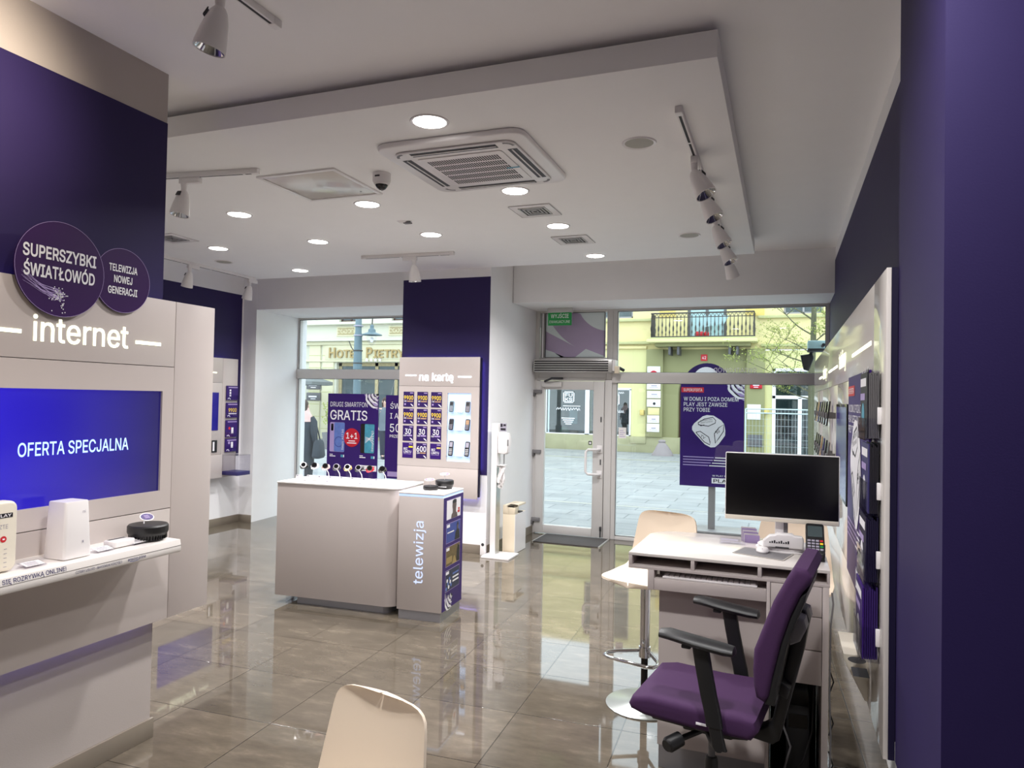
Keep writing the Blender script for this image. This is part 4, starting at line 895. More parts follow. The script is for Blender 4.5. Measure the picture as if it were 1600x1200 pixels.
b = MB(); b.slab(sf, .08, .14, .12, .24, 1.015, 1.019, 'paper'); b.rect(F((0, 0, 1.019), CU, CV), -3, -3, 5, 5, 'paper'); tag(b.build('price_card', None, sf.p(.11, .18, 1.015)), 'small card lying left of the flat black box on the telewizja stand', 'price card')

# sanitiser post, bin and socket by the pillar
t = thing('sanitizer_stand', 'white hand sanitizer stand with bottle dispenser beside the pillar', 'sanitizer stand', (-2.98, 7.53, 0))
b = MB(); b.box(-3.13, -2.8, 7.36, 7.685, 0, .022, 'white_plastic', .003); b.build('base_plate', t)
b = MB(); b.box(-3.086, -3.02, 7.5, 7.62, .022, 1.497, 'white_plastic', .003); b.box(-3.02, -3.016, 7.503, 7.617, .03, 1.0, 'steel_brushed'); b.build('post', t)
b = MB(); b.prism([(-3.016, 1.16), (-2.93, 1.15), (-2.895, 1.17), (-2.88, 1.3), (-2.9, 1.385), (-2.94, 1.4), (-3.016, 1.4)], F((0, 7.61, 0), X, Z), 0, .1, 'white_plastic', .012); b.box(-2.9, -2.885, 7.508, 7.514, 1.25, 1.32, 'grey_plastic'); b.build('dispenser', t)
b = MB(); b.box(-3.005, -2.93, 7.55, 7.556, 1.41, 1.5, 'print_grey'); f2 = F((-3.005, 7.549, 1.41), X, Z); b.rect(f2, .005, .03, .05, .085, 'print_black', .001); b.rect(f2, .04, .07, .06, .08, 'print_black', .001); b.rect(f2, .008, .068, .01, .035, 'print_black', .001); b.build('notice', t)
b = MB(); b.box(-3.016, -2.93, 7.51, 7.6, 1.02, 1.03, 'white_plastic', .004); b.tube([(-2.95, 7.55, 1.16), (-2.95, 7.55, 1.04)], .006, 'grey_plastic'); b.build('drip_tray', t)
b = MB()
def cloth(b, x0, x1, y, z1, z0, m):
    rs = []
    for i in range(9):
        f = i/8; z = z1+(z0-z1)*f; rs.append([V(x0+(x1-x0)*j/10*(1-.25*f)+.015*math.sin(5*f+j), y+.018*math.sin(j*1.5+f*4)*(f+.2), z-.02*math.sin(j)) for j in range(11)])
    for i in range(8):
        b.add(rs[i]+rs[i+1], [(j, j+1, 12+j, 11+j) for j in range(10)], m)
cloth(b, -3.01, -2.92, 7.53, 1.02, .84, 'white_plastic'); cloth(b, -3.0, -2.95, 7.55, 1.0, .78, 'paper'); b.build('cloth', t)
t = thing('waste_bin', 'pale wooden square bin with side notch beside the sanitizer stand', 'bin', (-2.93, 7.88, 0))
b = MB(); b.box(-3.01, -2.862, 7.70, 8.07, 0, .45, 'birch', .002); b.box(-3.01, -2.95, 7.70, 8.07, .45, .552, 'birch', .002); b.box(-2.95, -2.862, 7.70, 7.8, .45, .552, 'birch', .002); b.box(-2.96, -2.862, 7.7, 8.07, .53, .552, 'birch', .002); b.build('body', t)
b = MB(); b.box(-2.862, -2.858, 7.702, 8.068, .004, .45, 'white_plastic'); b.build('side_panel', t)
b = MB(); b.box(-2.945, -2.86, 7.85, 7.96, .451, .46, 'gasket'); b.build('slot', t)
t = MB(); t.box(-3.2, -3.135, 7.49, 7.53, .0, .19, 'white_plastic', .004); t.disc(F((-3.167, 7.489, .12), X, Z), 0, 0, .018, 'gasket', .001)
tag(t.build('power_socket', None, (-3.167, 7.51, 0)), 'small white socket block standing at the pillar corner behind the sanitizer', 'socket')

# posters in the left shop window
def phone_art(b, fr, a0, a1, z0, z1, m1, m2, name, back):
    b.flat(rrect(a1-a0, z1-z0, .02, 4, (a0+a1)/2, (z0+z1)/2), fr, back, .0025); w_ = a1-a0
    b.flat(rrect(w_*.7, (z1-z0)*.985, .015, 4, a0+w_*.65, (z0+z1)/2), fr, m1, .003)
    if m1 == 'print_blue': pts = arc(a0+w_*.62, z0+(z1-z0)*.34, w_*.28, 0, 360, 26); b.strip(pts, .012, fr, m2, .0035)
    else:
        for q in range(5): b.strip([(a0+w_*.35, z0+(z1-z0)*(.35+.05*q)), (a0+w_*.65, z0+(z1-z0)*(.47+.01*q)), (a1-.008, z0+(z1-z0)*(.3+.1*q))], .006, fr, m2, .0035)
    b.flat(rrect(w_*.16, (z1-z0)*.24, .012, 4, a0+w_*.16, z1-(z1-z0)*.17), fr, 'black_gloss', .0035)
    b.text(name, fr, a0+w_*.93, z0+.03, .03, 'print_white', W=(z1-z0)*.7, c=.004, turn=PI/2)
Yp = 8.85
def wires(b, x0, x1, z): 
    for x in (x0, x1): b.tube([(x, Yp, z), (x, Yp+.1, 2.03)], .0012, 'print_white', 5)
t = thing('window_poster', 'purple DRUGI SMARTFON GRATIS poster hanging in the left shop window', 'poster', (-5.83, Yp, .6), 0, 'posters hanging in the left window')
pf = F((-6.255, Yp, .6), X, Z); b = MB(); b.slab(pf, 0, .855, 0, 1.21, -.01, 0, 'poster_purple')
b.text('DRUGI SMARTFON', pf, .045, 1.02, .068, 'print_white', W=.63); b.text('GRATIS', pf, .045, .83, .135, 'print_white', W=.63, bold=.02)
swirl(b, pf, .84, 1.2, .22, clip=(0, .855, 0, 1.21))
phone_art(b, pf, .045, .3, .36, .79, 'print_blue', 'print_royal', 'Galaxy A17 5G', 'print_lilac'); phone_art(b, pf, .57, .8, .36, .78, 'print_teal', 'print_white', 'Galaxy A17 5G', 'black_gloss')
b.disc(pf, .425, .575, .135, 'print_crimson', .0042, 40); b.text('1+1', pf, .425, .56, .085, 'print_white', W=.19, al='C', c=.005, bold=.02); b.rect(pf, .37, .48, .52, .533, 'print_white', .005); b.rect(pf, .345, .505, .49, .503, 'print_white', .005)
for a in (.05, .56): b.rect(pf, a, a+.055, .315, .325, 'print_white', .003); b.rect(pf, a, a+.1, .29, .303, 'print_white', .003); b.rect(pf, a+.19, a+.235, .285, .32, 'print_teal', .003); b.rect(pf, a+.235, a+.25, .285, .32, 'print_white', .003)
play_logo(b, pf, .69, .145, .31); b.build('panel', t); b = MB(); wires(b, -6.2, -5.45, 1.81); b.build('hanging_wire', t)
t = thing('window_poster', 'purple poster half hidden behind the na kartę wall in the left window', 'poster', (-4.85, Yp, .62), 0, 'posters hanging in the left window')
pf = F((-5.28, Yp, .62), X, Z); b = MB(); b.slab(pf, 0, .84, 0, 1.18, -.01, 0, 'poster_purple')
for s_, z, h, W_ in (('ŚWIATŁOWÓD', .99, .075, .72), ('I ABONAMENT', .85, .075, .72), ('50 %', .66, .115, .34), ('PRZEZ', .58, .04, .17)): b.text(s_, pf, .075, z, h, 'print_white', W=W_, bold=.008)
b.rect(pf, .05, .8, .03, .1, 'print_lilac'); b.build('panel', t); b = MB(); wires(b, -5.2, -4.5, 1.8); b.build('hanging_wire', t)

# ---------------------------------------------------------------- desk
DX0, DX1, DY0, DY1 = -.69, .203, 3.45, 4.11
t = thing('service_desk', 'tall white service desk with open shelf slots, keyboard tray and drawers', 'desk', (-.25, 3.8, 0))
fz = F((0, 0, 0), X, Y)
out = [(DX0, DY0), (DX1, DY0), (DX1, DY1-.12)]+arc(DX1-.25, DY1-.15, .25, 0, 90, 6, .15)[1:]+arc(DX0+.18, DY1-.16, .17, 90, 180, 8, .16)
b = MB(); b.prism(out, fz, 1.036, 1.051, 'laminate_gloss', .002); b.build('worktop', t)
b = MB(); b.prism(out, fz, .975, .99, 'laminate', .001)
for x0, x1 in ((DX0, DX0+.017), (-.397, -.38), (-.099, -.082), (DX1-.012, DX1)): b.box(x0, x1, DY0, DY0+.3, .99, 1.036, 'laminate', .001)
b.box(DX0+.017, DX1-.012, DY0+.3, DY0+.31, .99, 1.036, 'laminate'); b.build('slot_shelf', t)
for q in ((-.597, -.567, .45, .882), (-.06, -.044, .55, 0), (.173, DX1-.003, .55, 0)):
    b = MB(); b.box(q[0], q[1], DY0, DY0+q[2], q[3], .975, 'laminate', .001); b.build('side_panel', t)
b = MB(); b.box(-.566, -.061, DY0, DY0+.015, .883, .937, 'laminate', .001); b.box(-.566, -.061, DY0+.015, DY0+.095, .925, .936, 'laminate', .001); b.build('keyboard_drawer', t)
b = MB(); b.box(-.556, -.061, 3.55, 3.566, .11, .97, 'laminate'); b.build('knee_panel', t)
b = MB(); b.box(-.55, -.061, 3.555, 4.0, 0, .109, 'plinth_metal'); b.build('plinth', t)
for z0, z1 in ((.842, .973), (.694, .838), (.542, .69)):
    b = MB(); b.box(-.042, .171, DY0, DY0+.018, z0, z1, 'laminate', .001); b.box(-.03, .16, DY0+.018, DY0+.45, z0+.01, z1-.02, 'laminate'); b.build('drawer', t)
b = MB(); b.box(-.043, .172, DY0+.48, DY0+.5, 0, .54, 'gasket'); b.build('back_board', t)
t = thing('keyboard', 'white keyboard on the pull-out tray under the desk top', 'keyboard', (-.31, 3.52, .936)); b = MB(); b.box(-.53, -.1, 3.468, 3.547, .9365, .947, 'white_plastic', .003); b.build('case', t)
b = MB()
for r in range(5):
    for k in range(17): b.box(-.522+k*.0246, -.522+k*.0246+.021, 3.472+r*.0145, 3.472+r*.0145+.012, .947, .953, 'paper', .0015)
b.build('keys', t)
t = thing('computer', 'black computer case in the dark open bay under the desk drawers', 'computer', (.07, 3.7, 0)); b = MB(); b.box(.03, .13, 3.56, 3.9, .01, .4, 'black_plastic', .008); b.build('case', t); b = MB(); b.box(.04, .12, 3.556, 3.56, .3, .36, 'black_gloss'); b.build('front_panel', t)
for k, (p, m_, l_) in enumerate((([(-.02, 3.62, .5), (.0, 3.55, .35), (.05, 3.53, .22), (.02, 3.54, .1), (.09, 3.52, .012)], 'grey_plastic', 'grey cable hanging down in the dark bay under the drawers'), ([(.15, 3.6, .52), (.14, 3.54, .3), (.1, 3.52, .16), (-.02, 3.53, .02)], 'black_plastic', 'black cable curling in the dark bay under the drawers'), ([(.05, 3.5, .012), (.1, 3.49, .05), (.14, 3.5, .03), (.1, 3.51, .013), (.04, 3.52, .03)], 'white_plastic', 'pale coiled cable on the floor of the bay under the drawers'))):
    b = MB(); b.tube(p, .005, m_, 8); tag(b.build('cable', None, p[-1]), l_, 'cable', 'cables in the desk bay')
b = MB(); b.tube([(.212, 3.47, .95), (.218, 3.47, .9), (.208, 3.47, .8), (.206, 3.47, .5), (.212, 3.465, .32), (.206, 3.465, .012)], .004, 'grey_plastic', 8); tag(b.build('cable', None, (.21, 3.47, 0)), 'pale cable running down the right side of the desk', 'cable')
for k, z in enumerate((.56, .38, .2)):
    b = MB(); b.tube([(.204, 3.47, z+.055), (.222, 3.47, z), (.204, 3.47, z-.055)], .003, 'black_plastic', 6); tag(b.build('cable_hook', None, (.205, 3.47, z-.055)), 'black angled wire hook on the desk side, %s of three' % ('top', 'middle', 'lowest')[k], 'hook', 'wire hooks on the desk side')
# on the desk
DZ = 1.051
t = thing('monitor', 'large white monitor with black screen standing on the service desk', 'monitor', (0, 3.86, DZ))
mf = F((-.004, 3.78, 1.195), X, V(0, .02, 1))
b = MB(); b.slab(mf, -.265, .265, 0, .337, -.035, 0, 'white_plastic', .004); b.build('casing', t)
b = MB(); b.slab(mf, -.261, .261, .024, .333, 0, .002, 'screen_black', .001); b.build('screen', t)
b = MB(); b.slab(mf, -.262, .262, .002, .023, 0, .003, 'cream_plastic', .001); b.slab(mf, -.05, .05, .018, .022, .003, .004, 'white_plastic'); b.build('chin', t)
b = MB(); b.box(-.03, .012, 3.82, 3.85, DZ+.02, 1.35, 'white_plastic', .006); b.box(.012, .03, 3.822, 3.85, DZ+.02, 1.35, 'grey_plastic', .003); b.build('neck', t)
b = MB(); M_ = Matrix.Translation((.02, 3.87, DZ)); b.lathe([(.001, 0), (.14, 0), (.142, .006), (.13, .01), (.13, .014), (.134, .02), (.12, .026), (.001, .026)], 'white_plastic', M_, 40); b.build('base', t)
t = thing('charging_dock', 'white rounded device with dark lettering standing in front of the monitor neck', 'device', (0, 3.74, DZ+.026))
b = MB(); dfm = F((0, 3.73, DZ+.027), X, Z); b.prism([(-.085, 0), (.1, 0), (.103, .045), (.095, .06), (.06, .062), (.05, .07), (-.02, .07), (-.03, .062), (-.055, .058), (-.085, .03)], dfm, -.05, 0, 'white_plastic', .008)
b.build('casing', t); b = MB(); f2 = F((-.005, 3.729, DZ+.05), X, Z)
for k in range(9): b.rect(f2, -.05+k*.0105, -.043+k*.0105, 0, .006+.004*((k*7) % 3), 'print_black', .002)
b.rect(f2, -.022, .04, -.0215, -.016, 'gasket', .002); b.build('front_print', t)
b = MB(); f2 = F((-.224, 3.645, DZ), V(.239, -.088, 0), V(.05, .18, 0)); b.prism(rrect(.25, .18, .006, 3, .125, .09), f2, 0, .003, 'mouse_pad'); b.prism(rrect(.235, .165, .006, 3, .125, .09), f2, .003, .0032, 'grey_plastic'); tag(b.build('mouse_pad', None, (-.1, 3.7, DZ)), 'grey mouse pad lying on the desk in front of the monitor', 'mouse pad')
t = thing('computer_mouse', 'white computer mouse on the grey mouse pad', 'mouse', (-.085, 3.72, DZ+.0034)); b = MB()
prof = [(.001, 0), (.028, 0), (.031, .007), (.029, .015), (.022, .022), (.01, .026), (.001, .0265)]; b.lathe(prof, 'white_plastic', Matrix.Translation((-.085, 3.72, DZ+.0034)) @ Matrix.Scale(1.6, 4, (0, 1, 0)), 28); b.build('shell', t)
b = MB(); b.box(-.087, -.083, 3.682, 3.7, DZ+.02, DZ+.0265, 'print_grey', .002); b.build('wheel', t)
t = thing('card_terminal', 'black card payment terminal on the right end of the desk', 'card terminal', (.14, 3.72, DZ))
f2 = F((.15, 3.6, DZ+.036), X, V(0, .8, .6)); b = MB(); b.prism(rrect(.082, .2, .012, 4, 0, .1), f2, -.04, 0, 'black_plastic', .006); b.prism([(-.0, .001), (.12, .001), (.12, .1), (.0, .02)], F((.19, 3.62, DZ), Y, Z), -.08, .0, 'black_plastic'); b.build('casing', t)
b = MB(); b.rect(f2, -.032, .032, .11, .18, 'window_dark', .001); b.build('display', t)
b = MB()
for r in range(4):
    for k in range(4): b.slab(f2, -.034+k*.018, -.02+k*.018, .025+r*.018, .036+r*.018, 0, .003, ('print_grey', 'print_grey', 'print_grey', ('print_red', 'print_yellow', 'exit_green', 'print_grey')[3-r])[k], .001)
b.build('keypad', t)
b = MB(); b.tube([(.185, 3.75, DZ+.02), (.197, 3.78, DZ+.05), (.2, 3.83, DZ+.01), (.19, 3.9, DZ+.005)], .003, 'black_plastic', 6); b.build('lead', t)
t = MB()
for k in range(6): t.box(-.2+k*.004, -.125+k*.004, 3.99-k*.008, 3.993-k*.008, DZ, DZ+.075-k*.007, 'print_lilac' if k % 2 else 'paper', 0)
tag(t.build('leaflet_stack', None, (-.16, 3.97, DZ)), 'fanned stack of pale leaflets standing behind the white device on the desk', 'leaflets')
b = MB(); f2 = F((-.3, 3.86, DZ), X, V(0, .9, .3)); b.slab(f2, 0, .13, 0, .06, 0, .003, 'acrylic'); b.rect(f2, .005, .09, .035, .052, 'print_grey', .0035)
for k in range(12): b.rect(f2, .008+k*.009, .013+k*.009, .01, .026, 'print_grey', .0035)
tag(b.build('price_holder', None, (-.24, 3.88, DZ)), 'small clear sign with grey print lying on the desk left of the leaflets', 'sign')

# ---------------------------------------------------------------- stools
def shell(b, m, loc, rz, zs, hb=.37):
    """one-piece seat and back: v runs from the front of the seat to the top of the back"""
    W = Matrix.Translation((*loc, zs)) @ Matrix.Rotation(rz, 4, 'Z'); nv, nu = 44, 14; th = .012
    def prof(v):
        if v < .5: y = .22-.38*(v/.5); z = .012*((v/.5)*2-1)**2-.012; return y, z
        f = (v-.5)/.5; a = min(1, f/.3)*math.radians(78)
        y, z = -.16, 0; n = 40; L_ = hb*1.12
        for i in range(n): q = min(1, (f*(i+.5)/n)/.3)*math.radians(80); y -= math.cos(q)*L_*f/n; z += math.sin(q)*L_*f/n
        return y, z
    def wid(v):
        w = .245 if v < .42 else .245-.06*(v-.42)/.58
        e = 1.0
        if v < .24: e = max(0, 1-((.24-max(0, v))/.24)**2.4)**(1/2.4)
        if v > .88: e = max(0, 1-((v-.88)/.12)**4.5)**(1/4.5)
        return w*max(.02, e)
    P = []
    for i in range(nv+1):
        v = i/nv; v = v if .2 < v < .8 else (.8+.2*(1-max(0, 1-(v-.8)/.2)**2.4) if v > .5 else .2*(v/.2)**2.4); y, z = prof(v); (y1, z1), (y2, z2) = prof(max(0, min(v, .94)-.03)), prof(min(v, .94)+.04); ty, tz = y2-y1, z2-z1
        l = math.hypot(ty, tz); nn = V(0, tz/l, -ty/l)     # upper / front side normal
        for j in range(nu+1):
            s = j/nu*2-1; P.append((V(s*wid(v), y, z)+nn*(.018*s*s), nn))
    top = [p for p, n_ in P]; bot = [p-n_*th for p, n_ in P]; N_ = len(P); fs = []
    for i in range(nv):
        for j in range(nu):
            a = i*(nu+1)+j; fs += [(a, a+1, a+nu+2, a+nu+1), (N_+a, N_+a+nu+1, N_+a+nu+2, N_+a+1)]
    rim = [j for j in range(nu+1)]+[i*(nu+1)+nu for i in range(1, nv+1)]+[nv*(nu+1)+j for j in range(nu-1, -1, -1)]+[i*(nu+1) for i in range(nv-1, 0, -1)]
    for k in range(len(rim)): a, c = rim[k], rim[(k+1) % len(rim)]; fs.append((a, N_+a, N_+c, c))
    b.add(top+bot, fs, m, W)
def stool(label, x, y, zs, face, foot=True):
    """face: heading in degrees the sitter looks towards"""
    rz = math.radians(face-90)
    t = thing('bar_stool', label, 'stool', (x, y, 0), rz, 'cream shell stools'); M_ = Matrix.Translation((x, y, 0)); R_ = M_ @ Matrix.Rotation(rz, 4, 'Z')
    b = MB(); shell(b, 'cream_shell', (x, y), rz, zs); b.build('seat_shell', t)
    b = MB(); b.lathe([(.001, 0), (.22, 0), (.222, .006), (.21, .012), (.06, .02), (.03, .03), (.001, .03)], 'steel_brushed', M_, 48); b.build('base', t)
    b = MB(); b.lathe([(.02, .02), (.02, zs*.45)], 'black_gloss', M_, 20); b.lathe([(.0285, zs*.4), (.0285, zs-.03), (.05, zs-.025)], 'chrome', M_, 20); b.build('column', t)
    b = MB(); b.prism(rrect(.2, .2, .03, 4), F(R_ @ V(0, 0, zs-.03), X, Y), 0, .012, 'gasket', .003); b.build('seat_plate', t)
    if foot:
        z = zs*.42; p = [(-.03, 0, z), (-.13, .1, z), (-.16, .15, z), (-.155, .2, z), (-.12, .22, z), (.12, .22, z), (.155, .2, z), (.16, .15, z), (.13, .1, z), (.03, 0, z)]
        b = MB(); b.tube([R_ @ V(*q) for q in p], .0105, 'chrome', 12); b.tube([M_ @ V(0, 0, z-.03), M_ @ V(0, 0, z+.03)], .034, 'chrome', 20); b.build('footrest', t)
    return t
stool('cream shell bar stool on a chrome foot left of the desk', -.745, 4.24, .735, 253)
stool('cream shell bar stool behind the monitor at the right end of the desk', .03, 4.42, .735, 262)
stool('cream shell stool in the foreground at the bottom edge of the photo', -1.23, 1.69, .49, 257, False)

# ---------------------------------------------------------------- office chair (sitter looks along -x)
t = thing('office_chair', 'purple fabric office chair with black arms in front of the desk', 'office chair', (-.258, 3.065, 0), math.radians(-7.5)); W = WM[t.name]
def TW(x, y, z): return W @ V(x, y, z)
def cf_(y): return F(TW(0, y, 0), W.to_3x3() @ X, Z)
fb = cf_(.22)
b = MB(); b.prism([(-.285, .565), (-.27, .597), (-.2, .612), (0, .606), (.15, .61), (.205, .6), (.215, .56), (.19, .525), (0, .52), (-.22, .53), (-.275, .545)], fb, 0, .45, 'chair_fabric', .035, 5); o_ = b.build('seat', t)
b = MB(); b.tube([TW(x, -.222, z) for x, z in ((-.26, .57), (-.1, .562), (.15, .565))], .004, 'chair_fabric', 6); b.box(-.01, .03, -.235, -.229, .548, .556, 'print_white', 0, W); b.build('piping', o_)
b = MB(); b.prism([(-.2, .5), (.1, .49), (.17, .5), (.17, .52), (-.22, .525)], cf_(.17), 0, .34, 'black_plastic', .01); b.build('seat_pan', t)
b = MB(); b.prism([(.335, 1.186), (.312, 1.15), (.262, 1.05), (.218, .926), (.195, .86), (.192, .788), (.196, .73), (.205, .686), (.235, .672), (.252, .7), (.262, .77), (.291, .9), (.325, 1.01), (.36, 1.09), (.388, 1.13), (.394, 1.155), (.378, 1.182)], cf_(.22), 0, .44, 'chair_fabric', .03, 5); b.build('backrest', t)
b = MB(); b.prism([(.235, .665), (.27, .665), (.285, .76), (.31, .89), (.34, .98), (.37, 1.06), (.378, 1.1), (.355, 1.08), (.322, 1.0), (.291, .9), (.262, .77), (.245, .7)], cf_(.205), 0, .41, 'black_plastic', .006); b.build('back_shell', t)
b = MB(); b.prism([(.3, .94), (.33, 1.0), (.358, .99), (.37, .95), (.35, .83), (.265, .47), (.24, .45), (.15, .46), (.13, .49), (.2, .505), (.235, .53), (.3, .83)], cf_(.04), 0, .08, 'black_plastic', .008); b.build('back_support', t)
b = MB(); b.prism([(.285, .9), (.31, .99), (.36, .975), (.368, .94), (.345, .89), (.31, .87)], cf_(.12), 0, .24, 'grey_plastic', .01); b.prism([(.25, .68), (.27, .73), (.31, .7), (.3, .66)], cf_(.1), 0, .2, 'black_plastic', .006); b.build('lumbar_bracket', t)
for s_ in (-1, 1):
    y = .267*s_
    b = MB(); b.loft([[TW(x, y+q*math.cos(2*PI*k/14)*w_, z+math.sin(2*PI*k/14)*h_) for k in range(14)] for x, z, w_, h_ in ((-.148, .882, .012, .006), (-.142, .884, .034, .016), (-.11, .886, .042, .02), (0, .872, .044, .021), (.1, .862, .042, .021), (.135, .86, .036, .018), (.142, .86, .014, .008)) for q in (1,)], 'black_plastic'); pad = b.build('armrest', t)
    b = MB(); b.loft([[TW(x+dx, y+dy, z) for dx, dy in rrect(.062, .03, .01, 3)] for x, z in ((.012, .856), (.025, .78), (.045, .68), (.06, .62), (.068, .57))], 'black_plastic'); b.loft([[TW(x+dx, y+dy, z) for dx, dy in rrect(.05, .024, .008, 3)] for x, z in ((.055, .64), (.068, .575), (.085, .5), (.09, .49))], 'black_plastic')
    b.tube([TW(.085, y, .5), TW(.06, y-.04*s_, .492), TW(.0, y-.16*s_, .5)], [.022, .02, .018], 'black_plastic', 12); b.build('arm_post', t)
    b = MB(); b.box(-.055, -.02, y-.03, y+.03, .848, .862, 'black_plastic', .004, W); b.build('arm_button', t)
b = MB(); b.tube([TW(-.02, -.1, .47), TW(-.09, -.2, .455)], .012, 'black_plastic', 10); b.tube([TW(-.08, -.19, .46), TW(-.115, -.235, .445), TW(-.12, -.245, .443)], [.028, .03, .022], 'black_plastic', 14); b.build('tilt_knob', t)
b = MB(); b.box(-.1, .1, -.09, .09, .45, .5, 'black_plastic', .01, W); b.build('mechanism', t)
b = MB(); b.lathe([(.014, .3), (.014, .46)], 'mid_grey', W, 18); b.lathe([(.026, .09), (.026, .31), (.022, .33), (.015, .333)], 'black_plastic', W, 20); b.build('gas_lift', t)
for k in range(5):
    a = 2*PI*k/5+.5; d = V(math.cos(a), math.sin(a), 0)
    b = MB(); b.loft([[W @ (d*r+V(-d.y, d.x, 0)*w_*math.cos(2*PI*q/10)+Z*(z+h_*math.sin(2*PI*q/10))) for q in range(10)] for r, w_, h_, z in ((.015, .03, .028, .1), (.12, .026, .02, .098), (.28, .02, .014, .082), (.3, .012, .008, .08))], 'black_plastic'); lg = b.build('leg', t)
    b = MB(); b.lathe([(.001, -.02), (.024, -.018), (.026, 0), (.024, .018), (.001, .02)], 'black_plastic', W @ Matrix.Translation(d*.285+Z*.027) @ Matrix.Rotation(a, 4, 'Z') @ Matrix.Rotation(PI/2, 4, 'X'), 18); b.build('castor', lg)

# ================================================================ the street outside
b = MB(); b.box(-45, 25, 9.05, 26.5, -.12, -.005, 'street_paving')
for y in (12.0, 17.5, 21.6): b.box(-45, 25, y, y+.1, -.005, -.002, 'stone_olive' if y > 20 else 'aluminium')
struct('ground_street', b)
FY = 25.0
YF = F((0, FY, 0), X, Z)
t = thing('apartment_building', 'yellow and green town house with iron balcony across the street', 'building', (-2.5, FY, 0))
def cut_wall(b, x0, x1, z0, z1, holes, m, y0=FY, y1=FY+.4):
    """wall from x0..x1, z0..z1 with rectangular openings"""
    xs = sorted({x0, x1, *[q for h in holes for q in h[:2]]}); zs = sorted({z0, z1, *[q for h in holes for q in h[2:]]})
    for i in range(len(xs)-1):
        for j in range(len(zs)-1):
            cx_, cz_ = (xs[i]+xs[i+1])/2, (zs[j]+zs[j+1])/2
            if not any(h[0] < cx_ < h[1] and h[2] < cz_ < h[3] for h in holes): b.box(xs[i], xs[i+1], y0, y1, zs[j], zs[j+1], m)
b = MB(); cut_wall(b, -8.6, -4.47, .55, 3.6, [(-8.2, -6.62, .55, 2.2), (-6.5, -5.02, .55, 2.2)], 'stucco_lime'); cut_wall(b, -.56, 14, .0, 3.55, [(-.33, 1.5, .0, 2.95)], 'stucco_lime'); b.build('ground_floor_wall', t)
b = MB(); cut_wall(b, -8.6, 14, 3.6, 6.9, [(-6.6, -4.98, 4.72, 6.6), (-3.1, -1.8, 3.95, 6.4), (0, 1.2, 4.74, 6.6), (2.4, 3.4, 4.74, 6.6)], 'stucco_yellow'); b.build('upper_wall', t)
b = MB(); b.box(-8.6, -3.3, FY-.06, FY+.3, -.02, .55, 'stone_olive', .02); b.box(-5.02, -4.45, FY-.1, FY, .3, .52, 'stone_olive', .02); b.build('stone_base', t)
for x0, x1 in ((-4.47, -3.89), (-1.14, -.56)):
    b = MB(); b.box(x0, x1, FY-.12, FY+.3, .55 if x0 < -3 else 0, 3.6, 'stucco_olive', .01); b.build('pilaster', t)
# arched entrance
xc, rr_ = -2.52, .86
b = MB(); pts = [(-3.89, 0), (xc-rr_, 0), (xc-rr_, 2.1)]+arc(xc, 2.1, rr_, 180, 0, 16)[1:-1]+[(xc+rr_, 2.1), (xc+rr_, 0), (-1.14, 0), (-1.14, 3.62), (-3.89, 3.62)]
b.prism(pts, F((0, FY+.35, 0), X, Z), 0, .3, 'stucco_olive'); b.build('entrance_wall', t)
b = MB(); b.box(-3.5, -1.5, FY+.8, FY+.9, 0, 3.2, 'wood_brown'); b.box(-3.36, -3.0, FY+.74, FY+.8, 0, 2.9, 'wood_brown', .02); b.box(-3.36, -1.6, FY+.7, FY+.8, .95, 1.05, 'wood_brown', .01); b.build('entrance_door', t)
for z, d, m_, x0, x1 in ((3.62, .1, 'stucco_yellow', -8.6, -4.47), (3.78, .16, 'ledge_stone', -8.6, -4.3), (4.58, .14, 'ledge_stone', -8.6, -4.3), (3.66, .14, 'ledge_stone', -.7, 14), (4.6, .14, 'ledge_stone', -.8, 14)):
    b = MB(); b.box(x0, x1, FY-d, FY+.05, z, z+.1, m_, .02); b.build('ledge', t)
for x0, x1 in ((-4.9, -4.0), (-1.1, -.8)):
    b = MB(); b.box(-4.05 if x0 < -3 else -1.2, -3.5 if x0 < -3 else -.6, FY-.02, FY, 4.7, 5.4, 'ochre'); b.build('ochre_panel', t)
# windows
def ext_window(par, x0, x1, z0, z1, m='window_dark', fm='print_white', y=FY+.12, bars_=1, fw_=.06):
    b = MB()
    for q in ((x0, x0+fw_, z0, z1), (x1-fw_, x1, z0, z1), (x0, x1, z0, z0+fw_), (x0, x1, z1-fw_, z1)): b.box(q[0], q[1], y-.04, y, q[2], q[3], fm)
    for k in range(1, bars_+1): xm = x0+(x1-x0)*k/(bars_+1); b.box(xm-fw_/2, xm+fw_/2, y-.04, y, z0, z1, fm)
    w_ = b.build('window', par); g = MB(); g.box(x0, x1, y+.001, y+.02, z0, z1, m); g.build('pane', w_)
ext_window(t, -6.6, -4.98, 4.72, 6.6, 'window_dark', 'frame_grey'); ext_window(t, -3.1, -1.8, 3.95, 6.4, 'window_sky', 'mid_grey', bars_=1, fw_=.1); ext_window(t, 0, 1.2, 4.74, 6.6, 'window_dark', 'frame_grey'); ext_window(t, 2.4, 3.4, 4.74, 6.6)
